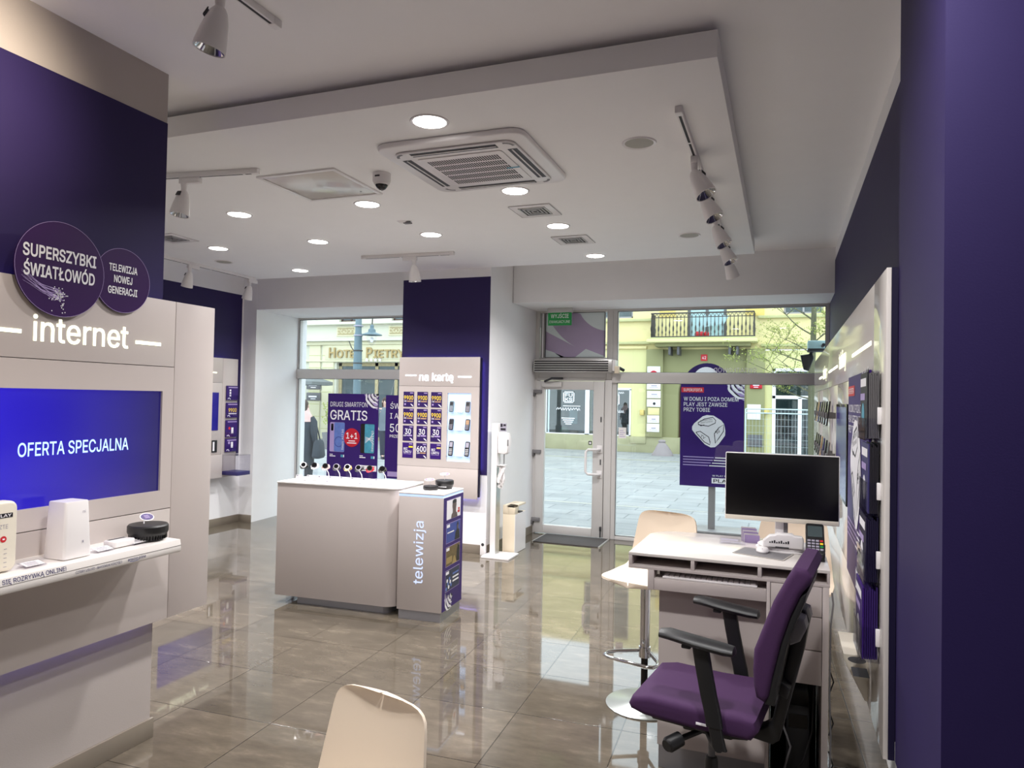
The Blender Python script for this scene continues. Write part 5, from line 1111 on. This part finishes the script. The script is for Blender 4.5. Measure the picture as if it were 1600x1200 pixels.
# shop front left
b = MB()
for q in ((-8.2, -8.12, .5, 2.2), (-6.66, -6.5, .5, 2.2), (-5.06, -5.0, .5, 2.2), (-8.2, -5.0, .5, .58), (-8.2, -5.0, 2.17, 2.24)): b.box(q[0], q[1], FY-.03, FY+.05, q[2], q[3], 'print_white')
w_ = b.build('shop_window', t)
b = MB(); b.box(-8.2, -5.0, FY+.02, FY+.03, .5, 2.2, 'shop_glass'); b.build('pane', w_)
f2 = F((0, FY+.015, 0), X, Z); b = MB()
for q in ((-7.5, -7.08, 2.05, 2.09), (-7.5, -7.08, 1.68, 1.72), (-7.5, -7.46, 1.68, 2.09), (-7.12, -7.08, 1.68, 2.09)): b.rect(f2, *q, 'print_white')
b.text('FU', f2, -7.43, 1.9, .12, 'print_white', W=.28, bold=.03); b.text('KS', f2, -7.43, 1.74, .12, 'print_white', W=.28, bold=.03)
for k in range(9): b.strip([(-7.75+k*.1, 1.42+.03*math.sin(k*2.1)), (-7.7+k*.1, 1.5), (-7.66+k*.1, 1.41+.02*math.cos(k))], .025, f2, 'print_white')
b.rect(f2, -7.5, -6.85, 1.55, 1.575, 'print_white')
for k in range(4): b.rect(f2, -7.55+.05*k, -7.05-.04*k, 1.1-.07*k, 1.135-.07*k, 'print_white')
for q in ((-5.62, -5.42, 1.62, 1.66), (-5.62, -5.42, 1.98, 2.02), (-5.46, -5.42, 1.62, 2.0)): b.rect(f2, *q, 'print_white')
for k in range(5): b.strip([(-5.6+k*.07, 1.84+.2), (-5.57+k*.07, 1.96+.14), (-5.54+k*.07, 1.85+.2)], .02, f2, 'print_white'); b.strip([(-5.55+k*.06, 1.36), (-5.53+k*.06, 1.46), (-5.5+k*.06, 1.36)], .018, f2, 'print_white')
b.build('window_lettering', w_)
b = MB(); b.box(-8.3, -4.9, FY+.9, FY+1.0, .3, 2.4, 'window_dark'); b.box(-8.3, -4.9, FY+.1, FY+.9, .4, .5, 'wood_brown'); b.box(-6.95, -6.75, FY+.6, FY+.7, .5, 2.1, 'dark_purple'); b.box(-6.3, -6.0, FY+.4, FY+.6, 1.2, 2.0, 'print_navy'); b.box(-5.5, -5.15, FY+.4, FY+.5, 1.0, 1.6, 'iron_blue'); b.box(-7.4, -7.1, FY+.5, FY+.6, .9, 1.4, 'window_sky'); b.build('shop_interior', t)
b = MB(); b.ball((-7.55, FY+.4, .62), .16, .16, .18, 'plant_green'); b.box(-7.3, -7.05, FY+.3, FY+.45, .5, .66, 'card_tan', .02); b.box(-6.95, -6.7, FY+.3, FY+.45, .5, .68, 'iron_blue', .02); b.build('window_display', t)
# right shop door
b = MB()
for q in ((-.33, -.22, 0, 2.95), (1.4, 1.5, 0, 2.95), (-.33, 1.5, 2.85, 2.95), (-.33, 1.5, 1.95, 2.06), (.46, .58, 0, 2.0), (-.33, 1.5, 0, .12)): b.box(q[0], q[1], FY-.05, FY+.08, q[2], q[3], 'print_white', .01)
d_ = b.build('shop_door', t); b = MB(); b.box(-.3, 1.45, FY+.03, FY+.04, .05, 2.9, 'shop_glass'); b.build('pane', d_)
b = MB(); b.box(-.4, 1.6, FY+1.2, FY+1.3, 0, 3, 'iron_blue'); 
for z in (.4, .7, 1.0, 1.5): b.box(-.3, 1.5, FY+.9, FY+1.2, z, z+.05, 'print_grey')
b.build('shop_interior', t)
# balcony
b = MB(); b.box(-4.35, -.78, FY-.85, FY, 3.78, 3.9, 'stucco_lime', .03); b.box(-4.28, -.85, FY-.8, FY, 3.9, 3.95, 'ledge_stone', .01); b.box(-4.1, -1.0, FY-.6, FY, 3.66, 3.78, 'stucco_olive', .02); bal = b.build('balcony', t)
b = MB()
def rail_side(p0, p1):
    p0, p1 = Vector(p0), Vector(p1); d = (p1-p0); n = max(3, int(d.length/.118)); d /= n
    for z, r in ((3.97, .02), (4.62, .014), (4.76, .026)): b.tube([p0+Z*z, p1+Z*z], r, 'iron_dark', 6)
    for k in range(n+1):
        p = p0+d*k; b.tube([p+Z*q for q in (3.97, 4.05, 4.12, 4.2, 4.28, 4.36, 4.5, 4.62)], [.012, .014, .03, .012, .012, .03, .013, .012] if k % 2 else [.01, .022, .012, .03, .03, .012, .012, .012], 'iron_dark', 6)
        if k < n: b.tube([p+Z*4.62, p+d*.25+Z*4.7, p+d*.5+Z*4.73, p+d*.75+Z*4.7, p+d+Z*4.62], .01, 'iron_dark', 5)
rail_side((-4.2, FY-.75, 0), (-.9, FY-.75, 0)); rail_side((-4.2, FY-.75, 0), (-4.2, FY, 0)); rail_side((-.9, FY-.75, 0), (-.9, FY, 0)); b.build('railing', bal)
for x in (-3.62, -3.33, -1.66, -1.42):
    b = MB(); b.box(x-.04, x+.04, FY-.5, FY+.1, 3.38, 3.66, 'mid_grey', .01); b.build('bracket', t)
b = MB(); b.prism([(-2.75, 4.28), (-1.86, 4.42), (-1.7, 4.7), (-2.78, 4.7)], F((0, FY-.3, 0), X, Z), 0, .02, 'window_sky'); b.build('awning_cloth', bal, label='pale blue cloth hanging behind the railing')
b = MB()
for x in (-2.7, -2.55, -2.4): b.ball((x, FY-.55, 4.06), .09, .09, .1, 'print_red', 10, 6)
b.build('flower_pot', bal)
f2 = F((0, FY+.035, 0), X, Z); b = MB(); b.slab(f2, -2.63, -2.42, 3.2, 3.42, 0, .02, 'print_red', .005); b.text('42', f2, -2.525, 3.26, .1, 'print_white', al='C', c=.022); b.build('number_plate', t)
fp = F((0, FY-.125, 0), X, Z)
for k, (x0, x1, z0, z1, m_) in enumerate(((-4.42, -3.98, 2.52, 3.0, 'print_white'), (-4.43, -3.96, 2.2, 2.44, 'paper'), (-4.42, -3.95, 1.9, 2.15, 'paper'), (-4.42, -3.95, 1.6, 1.86, 'paper'), (-4.38, -3.99, 1.32, 1.56, 'stucco_yellow'), (-4.4, -3.99, 1.04, 1.3, 'paper'), (-4.41, -3.98, .73, 1.01, 'paper'))):
    b = MB(); b.slab(fp, x0, x1, z0, z1, 0, .02, m_, .004)
    if k == 0: b.disc(fp, (x0+x1)/2, z0+.2, .14, 'print_crimson', .022)
    elif k == 3: b.disc(fp, (x0+x1)/2+.02, z0+.11, .05, 'print_black', .022, 14)
    elif k != 4: b.rect(fp, x0+.15, x1-.12, z0+.11, z0+.15, 'print_grey', .022); b.rect(fp, x0+.08, x1-.08, z0+.06, z0+.075, 'print_grey', .022)
    b.build('plaque', t)
b = MB(); b.slab(fp, -1.1, -.68, 1.25, 1.75, 0, .02, 'paper', .004); b.build('plaque', t); b = MB(); b.slab(fp, -1.08, -.62, .35, .75, 0, .03, 'mid_grey', .004); b.build('plaque', t)
b = MB(); b.prism([(-1.02, 2.27), (-.64, 2.27), (-.64, 2.47), (-1.02, 2.47)], fp, 0, .08, 'print_crimson', .04); b.rect(fp, -.93, -.73, 2.37, 2.4, 'print_white', .082); b.rect(fp, -.9, -.76, 2.31, 2.33, 'print_white', .082); b.build('shop_sign', t)
for x in (-4.6, -.5):
    b = MB(); b.box(x-.07, x+.07, FY-.12 if x < -3 else FY-.16, FY, 1.3 if x < -3 else 1.45, 1.48 if x < -3 else 1.63, 'ochre', .02); b.build('letter_box', t)
# the hotel to the left
HF = F((0, FY-.3, 0), X, Z)
t = thing('hotel_building', 'cream stone hotel with gilt HOTEL lettering across the street', 'building', (-17, FY-.3, 0))
b = MB(); cut_wall(b, -24, -8.6, 0, 7.2, [(-19.6, -18.64, .0, 3.13), (-17.08, -12.6, 0, 3.13), (-20.2, -18.72, 4.8, 7), (-17.01, -16.05, 4.8, 7), (-14.56, -13.4, 4.8, 7), (-12.3, -11.2, 4.8, 7), (-11.6, -9.6, .4, 3.0)], 'hotel_stone', FY-.3, FY+.2); b.build('wall', t)
for z, d, z2 in ((4.66, .22, 4.74), (3.98, .3, 4.06), (3.84, .15, 3.98), (3.15, .1, 3.22)):
    b = MB(); b.box(-24, -8.7, FY-.3-d, FY-.25, z, z2, 'hotel_cream' if d < .2 else 'hotel_stone', .02); b.build('ledge', t)
for x in (-24, -20.7, -18.4, -17.75, -13.6, -13.0, -9.3):
    b = MB(); b.box(x, x+.55, FY-.36, FY-.25, 0, 3.85, 'hotel_cream', .015)
    for q in range(7): b.box(x-.01, x+.56, FY-.362, FY-.355, .4+q*.5, .43+q*.5, 'ledge_stone')
    b.build('pilaster', t)
for x0, x1 in ((-19.3, -18.78), (-17.1, -16.2), (-14.67, -13.8), (-12.4, -11.4)):
    b = MB(); b.slab(HF, x0, x1, 4.2, 4.6, 0, .04, 'hotel_cream', .01); b.slab(HF, x0+.06, x1-.06, 4.26, 4.54, .03, .06, 'hotel_relief', .01)
    for q in range(5): xx = x0+.12+(x1-x0-.24)*q/4; b.strip(arc(xx, 4.4, .07, 20+70*q, 300+70*q, 10), .022, HF, 'hotel_cream', .062)
    b.build('relief_panel', t)
for q in ((-20.2, -18.72, 4.8, 7), (-17.01, -16.05, 4.8, 7), (-14.56, -13.4, 4.8, 7), (-12.3, -11.2, 4.8, 7)): ext_window(t, *q, 'window_dark', 'wood_brown', FY-.12)
ext_window(t, -19.6, -18.64, 0, 3.13, 'window_dark', 'hotel_relief', FY-.1, 1, .12); ext_window(t, -17.08, -12.6, 0, 3.13, 'window_dark', 'hotel_relief', FY-.1, 4, .14); ext_window(t, -11.6, -9.6, .4, 3.0, 'window_dark', 'hotel_relief', FY-.1, 1, .1)
b = MB(); b.slab(HF, -17.6, -12.0, 3.22, 3.84, 0, .1, 'hotel_cream', .02); b.build('sign_board', t)
b = MB(); hs_ = F((0, FY-.42, 0), X, Z)

for s_, a_, h_, w_ in (('H', -17.37, .4, .3), ('OTEL', -17.0, .31, 1.12), ('P', -15.6, .4, .27), ('IETRYNA', -15.27, .31, 2.1)): b.text(s_, hs_, a_, 3.32, h_, 'gilt', W=w_, c=.05, depth=.05, bold=.03)
b.build('gilt_lettering', t)
for k in range(4):
    b = MB(); x = -15.55+k*.2; b.prism([(x+.085*(1 if q % 2 == 0 else .42)*math.sin(PI*q/5), 3.22+.085*(1 if q % 2 == 0 else .42)*math.cos(PI*q/5)) for q in range(10)], F((0, FY-.46, 0), X, Z), 0, .02, 'print_white'); b.build('star', t)
for z0, z1 in ((2.02, 2.32), (1.55, 1.88)):
    b = MB(); b.slab(F((0, FY-.37, 0), X, Z), -18.47, -17.78, z0, z1, 0, .03, 'mid_grey', .01); f2 = F((0, FY-.405, 0), X, Z); b.rect(f2, -18.35, -17.95, z0+.14, z0+.2, 'print_white'); b.rect(f2, -18.25, -18.0, z0+.06, z0+.09, 'print_white'); b.build('plaque', t)
# umbrella outside the hotel
t = thing('street_parasol', 'large grey parasol standing outside the hotel entrance', 'parasol', (-17.6, 22.3, 0))
b = MB(); b.loft([[V(-17.6+r*math.cos(2*PI*k/8+.4), 22.3+r*math.sin(2*PI*k/8+.4), z) for k in range(8)] for r, z in ((.05, 2.75), (1.0, 2.5), (1.7, 2.28), (1.7, 2.16))], 'umbrella_grey', cap=False); b.build('canopy', t)
b = MB(); b.tube([(-17.6, 22.3, 0), (-17.6, 22.3, 2.78)], .03, 'iron_dark', 10); b.build('pole', t)
b = MB(); b.lathe([(.001, 0), (.3, 0), (.3, .06), (.05, .1)], 'iron_dark', Matrix.Translation((-17.6, 22.3, 0)), 20); b.build('base', t)
# lamp post
lx, ly = -9.05, 16.0; lx = -10.42
t = thing('street_lamp', 'blue-grey iron street lamp with hanging glass lantern', 'street lamp', (lx, ly, 0))
b = MB(); b.tube([(lx, ly, z) for z in (0, .5, .55, 2.2, 2.3, 3.4, 3.45, 6)], [.16, .16, .11, .1, .12, .1, .085, .075], 'iron_blue', 16)
for z in (2.62, 2.95, 3.35, 3.6): b.tube([(lx, ly, z), (lx, ly, z+.03)], .125, 'iron_dark' if z < 3 else 'print_grey', 16)
b.build('post', t)
b = MB(); b.tube([(lx, ly, 4.2), (lx+.2, ly-.02, 4.4), (lx+.42, ly-.05, 4.2), (lx+.46, ly-.05, 3.9), (lx+.44, ly-.05, 3.62)], .018, 'iron_dark', 8); b.tube([(lx-.06, ly, 2.9), (lx-.2, ly, 3.05), (lx-.28, ly, 3.22)], .012, 'iron_dark', 6); b.build('bracket', t)
L0 = V(lx+.44, ly-.05, 3.24)
b = MB(); b.lathe([(.02, .4), (.05, .38), (.05, .3), (.09, .27), (.1, .2), (.26, .14), (.27, .12), (.12, .12)], 'iron_blue', Matrix.Translation(L0), 20, cap=False); b.build('lantern_cap', t)
b = MB(); b.lathe([(.115, .12), (.13, .05), (.11, -.05), (.06, -.12), (.015, -.15)], 'acrylic', Matrix.Translation(L0), 18); b.ball((L0.x, L0.y, L0.z), .05, .05, .07, 'print_white', 10, 8); b.build('lantern_glass', t)
# bare tree in bud
t = thing('street_tree', 'slender bare tree with first leaf buds outside the right window', 'tree', (.68, 18, 0))
rnd = random.Random(11); br_ = MB(); lf_ = MB()
def limb(p, d, l, r, depth):
    pts = [p]; dd = d.copy(); n = 6
    for k in range(n):
        dd = (dd+Vector((rnd.uniform(-.16, .16), rnd.uniform(-.12, .12), rnd.uniform(-.03, .07)))).normalized(); pts.append(pts[-1]+dd*l/n)
    br_.tube(pts, [r*(1-.75*k/n) for k in range(n+1)], 'bark', 6 if depth < 2 else 4)
    if depth >= 2:
        for k in range(2, n+1):
            for _ in range(4):
                q = pts[k]+Vector((rnd.gauss(0, .03), rnd.gauss(0, .03), rnd.gauss(0, .03))); s_ = rnd.uniform(.014, .032); u_ = Vector((rnd.gauss(0, 1), rnd.gauss(0, 1), rnd.gauss(0, 1))).normalized(); w_ = u_.orthogonal().normalized()
                lf_.add([q, q+u_*s_+w_*s_*.5, q+u_*2*s_, q+u_*s_-w_*s_*.5], [(0, 1, 2, 3)], 'bud_green')
    if depth < 3:
        for k in range(rnd.randint(3, 5)):
            i = rnd.randint(2, n); a = rnd.uniform(0, 2*PI); side = Vector((math.cos(a)-.35, math.sin(a)*.8, rnd.uniform(-.1, .6))).normalized()
            limb(pts[i], (dd*.45+side).normalized(), l*rnd.uniform(.5, .72), r*.5, depth+1)
trunk = MB(); trunk.tube([(.68, 18, 0), (.64, 18, 1.2), (.62, 18, 2.4), (.65, 18, 3.3), (.66, 18, 4.2), (.7, 18, 5.2), (.66, 18, 6.4)], [.11, .09, .075, .065, .055, .045, .03], 'bark', 10); trunk.build('trunk', t)
for z, d, l in ((2.05, (-.95, -.2, .42), 1.5), (2.3, (-.8, .3, .5), 1.3), (2.7, (-.9, -.1, .3), 1.4), (2.95, (-.7, .2, .6), 1.1), (3.2, (.6, -.2, .7), .9), (3.4, (-.8, .1, .5), 1.5), (3.75, (-.7, -.3, .6), 1.4), (4.0, (.7, .1, .7), .9), (4.2, (-.6, .1, .75), 1.5), (1.9, (-.9, .1, .2), 1.2), (4.6, (-.6, -.2, .8), 1.4)): limb(Vector((.64, 18, z)), Vector(d).normalized(), l*.78, .02, 1)
br_.build('branches', t); o_ = lf_.build('leaf_buds', t); o_['kind'] = 'stuff'
# site fence
t = thing('mesh_fence', 'steel mesh site fence panel standing before the shop door opposite', 'fence', (0, 22.5, 0))
b = MB()
for x in (-1.04, 1.35): b.tube([(x, 22.5, .1), (x, 22.5, 1.62)], .022, 'fence_steel', 8)
for z in (.12, 1.5, 1.62): b.tube([(-1.04, 22.5, z), (1.35, 22.5, z)], .02, 'fence_steel', 8)
b.build('frame', t)
b = MB()
for k in range(1, 24): b.tube([(-1.04+k*.1, 22.5, .12), (-1.04+k*.1, 22.5, 1.6)], .004, 'fence_steel', 4)
for k in range(1, 7): b.tube([(-1.04, 22.5, .12+k*.2), (1.35, 22.5, .12+k*.2)], .004, 'fence_steel', 4)
b.build('mesh_infill', t)
for x in (-1.0, 1.3):
    b = MB(); b.box(x-.12, x+.12, 22.15, 22.85, -.005, .11, 'mid_grey', .02); b.build('foot_block', t)
t = thing('mesh_fence', 'second steel fence panel turned away beside the purple street sign', 'fence', (-1.0, 21, 0))
b = MB(); pA, pB = V(-1.1, 22.1, 0), V(-1.06, 20.0, 0)
for p in (pA, pB): b.tube([p+Z*.1, p+Z*1.62], .022, 'fence_steel', 8)
for z in (.12, 1.5, 1.62): b.tube([pA+Z*z, pB+Z*z], .02, 'fence_steel', 8)
b.build('frame', t)
for p in (pB,):
    b = MB(); b.box(p.x-.3, p.x+.3, p.y-.1, p.y+.1, -.005, .11, 'mid_grey', .02); b.build('foot_block', t)
# covered heap by the archway
b = MB(); c_ = (-3.72, 23.9)
b.loft([[V(c_[0]+r*(1+.08*math.sin(3*a+z*9))*math.cos(a), c_[1]+.7*r*math.sin(a), z-.005) for a in [2*PI*k/18 for k in range(18)]] for r, z in ((.36, 0), (.34, .06), (.27, .18), (.2, .3), (.13, .4), (.1, .43), (.13, .47), (.09, .52), (.02, .53))], 'sack_grey'); tag(b.build('tied_sack', None, (c_[0], c_[1], 0)), 'grey covered sack tied at the top beside the archway', 'sack')
# planters by the hotel
t = thing('planter', 'grey square planter with a thin shrub in front of the hotel', 'planter', (-14.2, 20.1, 0)); px, py = -14.05, 20.1
b = MB(); b.loft([[V(px+x, py+y, z) for x, y in rrect(w_, w_, .03, 2)] for w_, z in ((.34, 0), (.46, .55), (.42, .55), (.4, .48))], 'grey_plastic'); b.build('pot', t)
b = MB(); rnd = random.Random(5)
for k in range(16):
    a = rnd.uniform(0, 2*PI); q = rnd.uniform(.1, .35); b.tube([(px, py, .45), (px+.4*q*math.cos(a), py+.4*q*math.sin(a), .9), (px+q*math.cos(a), py+q*math.sin(a), 1.2+rnd.uniform(0, .4))], [.008, .006, .003], 'bark', 4)
    for _ in range(14):
        c2 = V(px+q*math.cos(a)*rnd.uniform(.4, 1.1), py+q*math.sin(a)*rnd.uniform(.4, 1.1), rnd.uniform(.8, 1.55)); s_ = .03; b.add([c2, c2+V(s_, .01, s_), c2+V(0, .02, 2*s_), c2+V(-s_, 0, s_)], [(0, 1, 2, 3)], 'bud_green')
b.build('shrub', t)
# advertising stand on the pavement
SY = 10.2
t = thing('street_sign', 'purple SUPEROFERTA street sign on a grey pole outside the right window', 'sign', (-.9, SY, 0))
b = MB(); pf = F((-1.34, SY, .62), X, Z); offer_poster(b, pf, .85, 1.44, .02); b.build('poster_panel', t)
b = MB(); b.lathe([(.001, -.012), (.33, -.012), (.33, .011), (.001, .011)], 'poster_deep', Matrix.Translation((-.99, SY+.034, 2.0)) @ Matrix.Rotation(PI/2, 4, 'X'), 40); f2 = F((-.99, SY+.0215, 2.0), X, Z); b.disc(f2, -.01, .1, .175, 'print_white', .001, 30); b.build('round_topper', t)
b = MB(); b.box(-.955, -.86, SY+.047, SY+.085, .03, 1.9, 'frame_grey', .006); b.build('pole', t)
b = MB(); b.prism(rrect(1.1, .5, .2, 6, -.67, SY+.1), F((0, 0, -.003), X, Y), 0, .035, 'frame_grey', .01); b.build('base', t)
# window stickers seen from behind
b = MB(); f2 = F((-.3, 9.088, 2.155), -X, Z); b.text('ŚWIATŁOWÓD', f2, 0, 0, .055, 'print_white', W=.5, c=-.001); tag(b.build('window_lettering', None, (-.55, 9.09, 2.155)), 'white window lettering ŚWIATŁOWÓD seen mirrored from inside, above the transom bar', 'lettering')
b = MB(); f2 = F((-1.975, 9.088, 1.3), X, Z); b.slab(f2, 0, .1, 0, .14, 0, .001, 'paper'); [b.rect(f2, .015, .085-.02*(q % 2), .02+q*.025, .027+q*.025, 'print_lilac', .0015) for q in range(4)]; tag(b.build('notice', None, (-1.92, 9.09, 1.3)), 'small white paper notice taped to the glass beside the door handle', 'notice')
# floodlight over the wall end
t = thing('floodlight', 'pale blue box lamp with black bracket outside the window at the right wall', 'floodlight', (.43, 9.6, 2.5))
b = MB(); b.box(.28, .62, 9.5, 9.75, 2.47, 2.57, 'window_sky', .01); b.box(.28, .62, 9.5, 9.75, 2.44, 2.47, 'gasket', .005); b.build('housing', t)
b = MB(); b.prism([(.2, 2.4), (.34, 2.42), (.36, 2.36), (.3, 2.2), (.24, 2.22)], F((0, 9.7, 0), X, Z), -.04, .04, 'black_plastic', .01); b.tube([(.3, 9.7, 2.4), (.36, 9.7, 2.46)], .015, 'gasket', 6); b.tube([(.45, 9.75, 2.5), (.45, 9.3, 2.5)], .02, 'gasket', 8); b.build('bracket', t)

# ---------------------------------------------------------------- passers-by
def person(label, x, y, rz, s, coat, legs, hair, stride, scarf=None, bag=False):
    t = thing('person', label, 'person', (x, y, -.005), rz); t.scale = (1, 1, 1); Wp = WM[t.name]
    bm = bmesh.new(); lay = bm.verts.layers.skin.verify(); J = {}; R_ = {}
    def jn(n, p, r): J[n] = bm.verts.new(Vector(p)*s); R_[n] = r*s
    jn('pel', (0, 0, .95), .125); jn('waist', (0, .01, 1.1), .115); jn('chest', (0, 0, 1.3), .14); jn('neckb', (0, 0, 1.44), .075); jn('neck', (0, .015, 1.51), .052); jn('jaw', (0, .035, 1.57), .066); jn('skull', (0, .025, 1.65), .088); jn('top', (0, .02, 1.71), .06)
    jn('nose', (0, .115, 1.62), .012)
    for q, sg in ((-1, 1), (1, -1)):
        jn('sh%d' % q, (.17*q, 0, 1.4), .062); jn('el%d' % q, (.23*q, -.02+.08*stride*sg, 1.13), .044); jn('wr%d' % q, (.22*q, .1+.12*stride*sg, .92), .03); jn('hd%d' % q, (.215*q, .13+.13*stride*sg, .85), .034)
        jn('hip%d' % q, (.09*q, 0, .9), .095); jn('kn%d' % q, (.1*q, .02-.18*stride*sg+.05, .5), .062); jn('an%d' % q, (.1*q, -.03-.36*stride*sg, .1), .042); jn('to%d' % q, (.105*q, .12-.36*stride*sg, .035), .034)
    def e(*n):
        for a, c in zip(n, n[1:]): bm.edges.new((J[a], J[c]))
    e('pel', 'waist', 'chest', 'neckb', 'neck', 'jaw', 'skull', 'top'); e('jaw', 'nose')
    for q in (-1, 1): e('chest', 'sh%d' % q, 'el%d' % q, 'wr%d' % q, 'hd%d' % q); e('pel', 'hip%d' % q, 'kn%d' % q, 'an%d' % q, 'to%d' % q)
    # five fingers per hand
    for q in (-1, 1):
        for k in range(5):
            h_ = J['hd%d' % q]; nm = 'f%d_%d' % (q, k); off = V((-.02+.013*k)*.4*q, -.028+.014*k, 0) if k < 4 else V(-.03*q, .03, .03)
            J[nm] = bm.verts.new(h_.co+(off+V(0, .012, -.085+.006*abs(k-1)))*s if k < 4 else h_.co+V(-.03*q, .05, -.02)*s); R_[nm] = .0085*s; bm.edges.new((h_, J[nm]))
    for n, v in J.items(): v[lay].radius = (R_[n], R_[n]); v[lay].use_root = n == 'pel'
    me = bpy.data.meshes.new('body'); bm.to_mesh(me); bm.free(); o = bpy.data.objects.new('body', me); C.objects.link(o); o.parent = t
    for n in ('skin', legs): me.materials.append(MT[n])
    m1 = o.modifiers.new('skin', 'SKIN'); m1.use_smooth_shade = True; m2 = o.modifiers.new('sub', 'SUBSURF'); m2.levels = m2.render_levels = 2
    WM['_p'] = Wp
    def ring(z, rx, ry, dx=0, dy=0, n=20): return [Wp @ (V(dx+rx*math.cos(2*PI*k/n), dy+ry*math.sin(2*PI*k/n)*(1+.04*math.sin(5*k)), z)*s) for k in range(n)]
    b = MB(); b.loft([ring(.52 if scarf else .8, .23, .2, 0, .0), ring(.7 if scarf else .86, .225, .19), ring(.95, .205, .17), ring(1.1, .185, .15), ring(1.3, .2, .15), ring(1.4, .17, .12), ring(1.47, .085, .085)], coat)
    for q, sg in ((-1, 1), (1, -1)):
        pts = [Wp @ (V(*p)*s) for p in ((.15*q, 0, 1.41), (.2*q, 0, 1.33), (.235*q, -.02+.08*stride*sg, 1.13), (.225*q, .06+.1*stride*sg, .97), (.22*q, .1+.12*stride*sg, .91))]
        b.tube(pts, [.07*s, .078*s, .066*s, .058*s, .054*s], coat, 14)
    b.build('coat', t)
    b = MB()
    for q, sg in ((-1, 1), (1, -1)):
        pts = [Wp @ (V(*p)*s) for p in ((.085*q, 0, .93), (.1*q, .02-.18*stride*sg+.05, .5), (.1*q, -.03-.36*stride*sg, .1))]; b.tube(pts, [.12*s, .085*s, .065*s], legs, 14)
    b.build('trousers', t)
    for q, sg in ((-1, 1), (1, -1)):
        b = MB(); c0 = V(.1*q, -.0-.36*stride*sg, 0); b.loft([[Wp @ ((c0+V(x*w_, yy, z))*s) for x, z in ((-1, .0), (1, .0), (1, h_), (.5, h_+.015), (-.5, h_+.015), (-1, h_))] for yy, w_, h_ in ((-.08, .03, .06), (-.05, .042, .09), (.05, .045, .075), (.13, .045, .05), (.18, .03, .03))], 'print_black'); b.build('shoe', t)
    b = MB(); b.ball((0, -.005, 1.665), .098, .108, .1, hair, 18, 12, Wp @ Matrix.Scale(s, 4))
    b.loft([ring(1.66, .1, .09, 0, -.035), ring(1.56, .1, .075, 0, -.05), ring(1.46, .085, .055, 0, -.055)], hair); b.build('hair', t)
    b = MB()
    for q in (-1, 1): b.ball((.033*q, .098, 1.645), .012, .008, .008, 'print_white', 10, 6, Wp @ Matrix.Scale(s, 4)); b.ball((.033*q, .105, 1.645), .005, .004, .005, 'print_black', 8, 6, Wp @ Matrix.Scale(s, 4)); b.ball((.094*q, .015, 1.63), .012, .022, .03, 'skin', 10, 8, Wp @ Matrix.Scale(s, 4))
    b.ball((0, .095, 1.585), .026, .008, .006, 'scarf_pink', 10, 6, Wp @ Matrix.Scale(s, 4)); b.build('face', t)
    if scarf:
        b = MB(); b.loft([ring(1.34, .2, .165), ring(1.42, .19, .16), ring(1.5, .14, .135), ring(1.56, .115, .12), ring(1.6, .1, .11)], scarf); b.loft([[Wp @ (V(.05+x, .16+yy, z)*s) for x, yy in ((-.06, 0), (.06, 0), (.06, .02), (-.06, .02))] for z in (1.46, 1.3, 1.12)], scarf); b.build('scarf', t)
    if bag:
        b = MB(); b.loft([[Wp @ (V(.31+x, .02+yy, z)*s) for x, yy in rrect(w_, d_, .03, 3)] for z, w_, d_ in ((.66, .12, .3), (.7, .16, .36), (.95, .12, .3), (1.0, .06, .26))], coat); b.tube([Wp @ (V(*p)*s) for p in ((.3, -.1, .98), (.24, -.05, 1.3), (.16, .0, 1.45), (.24, .06, 1.3), (.3, .13, .98))], .012, coat, 8); b.build('shoulder_bag', t)
    return t
person('person in a long dark coat and pink scarf passing the left window edge', -8.17, 10.8, .3, .97, 'coat_dark', 'trousers_dark', 'hair_brown', .25, 'scarf_pink', True)
person('person in grey jacket walking down the street between the two purple posters', -10.75, 18, -2.4, 1.0, 'coat_grey', 'trousers_dark', 'hair_brown', .6)
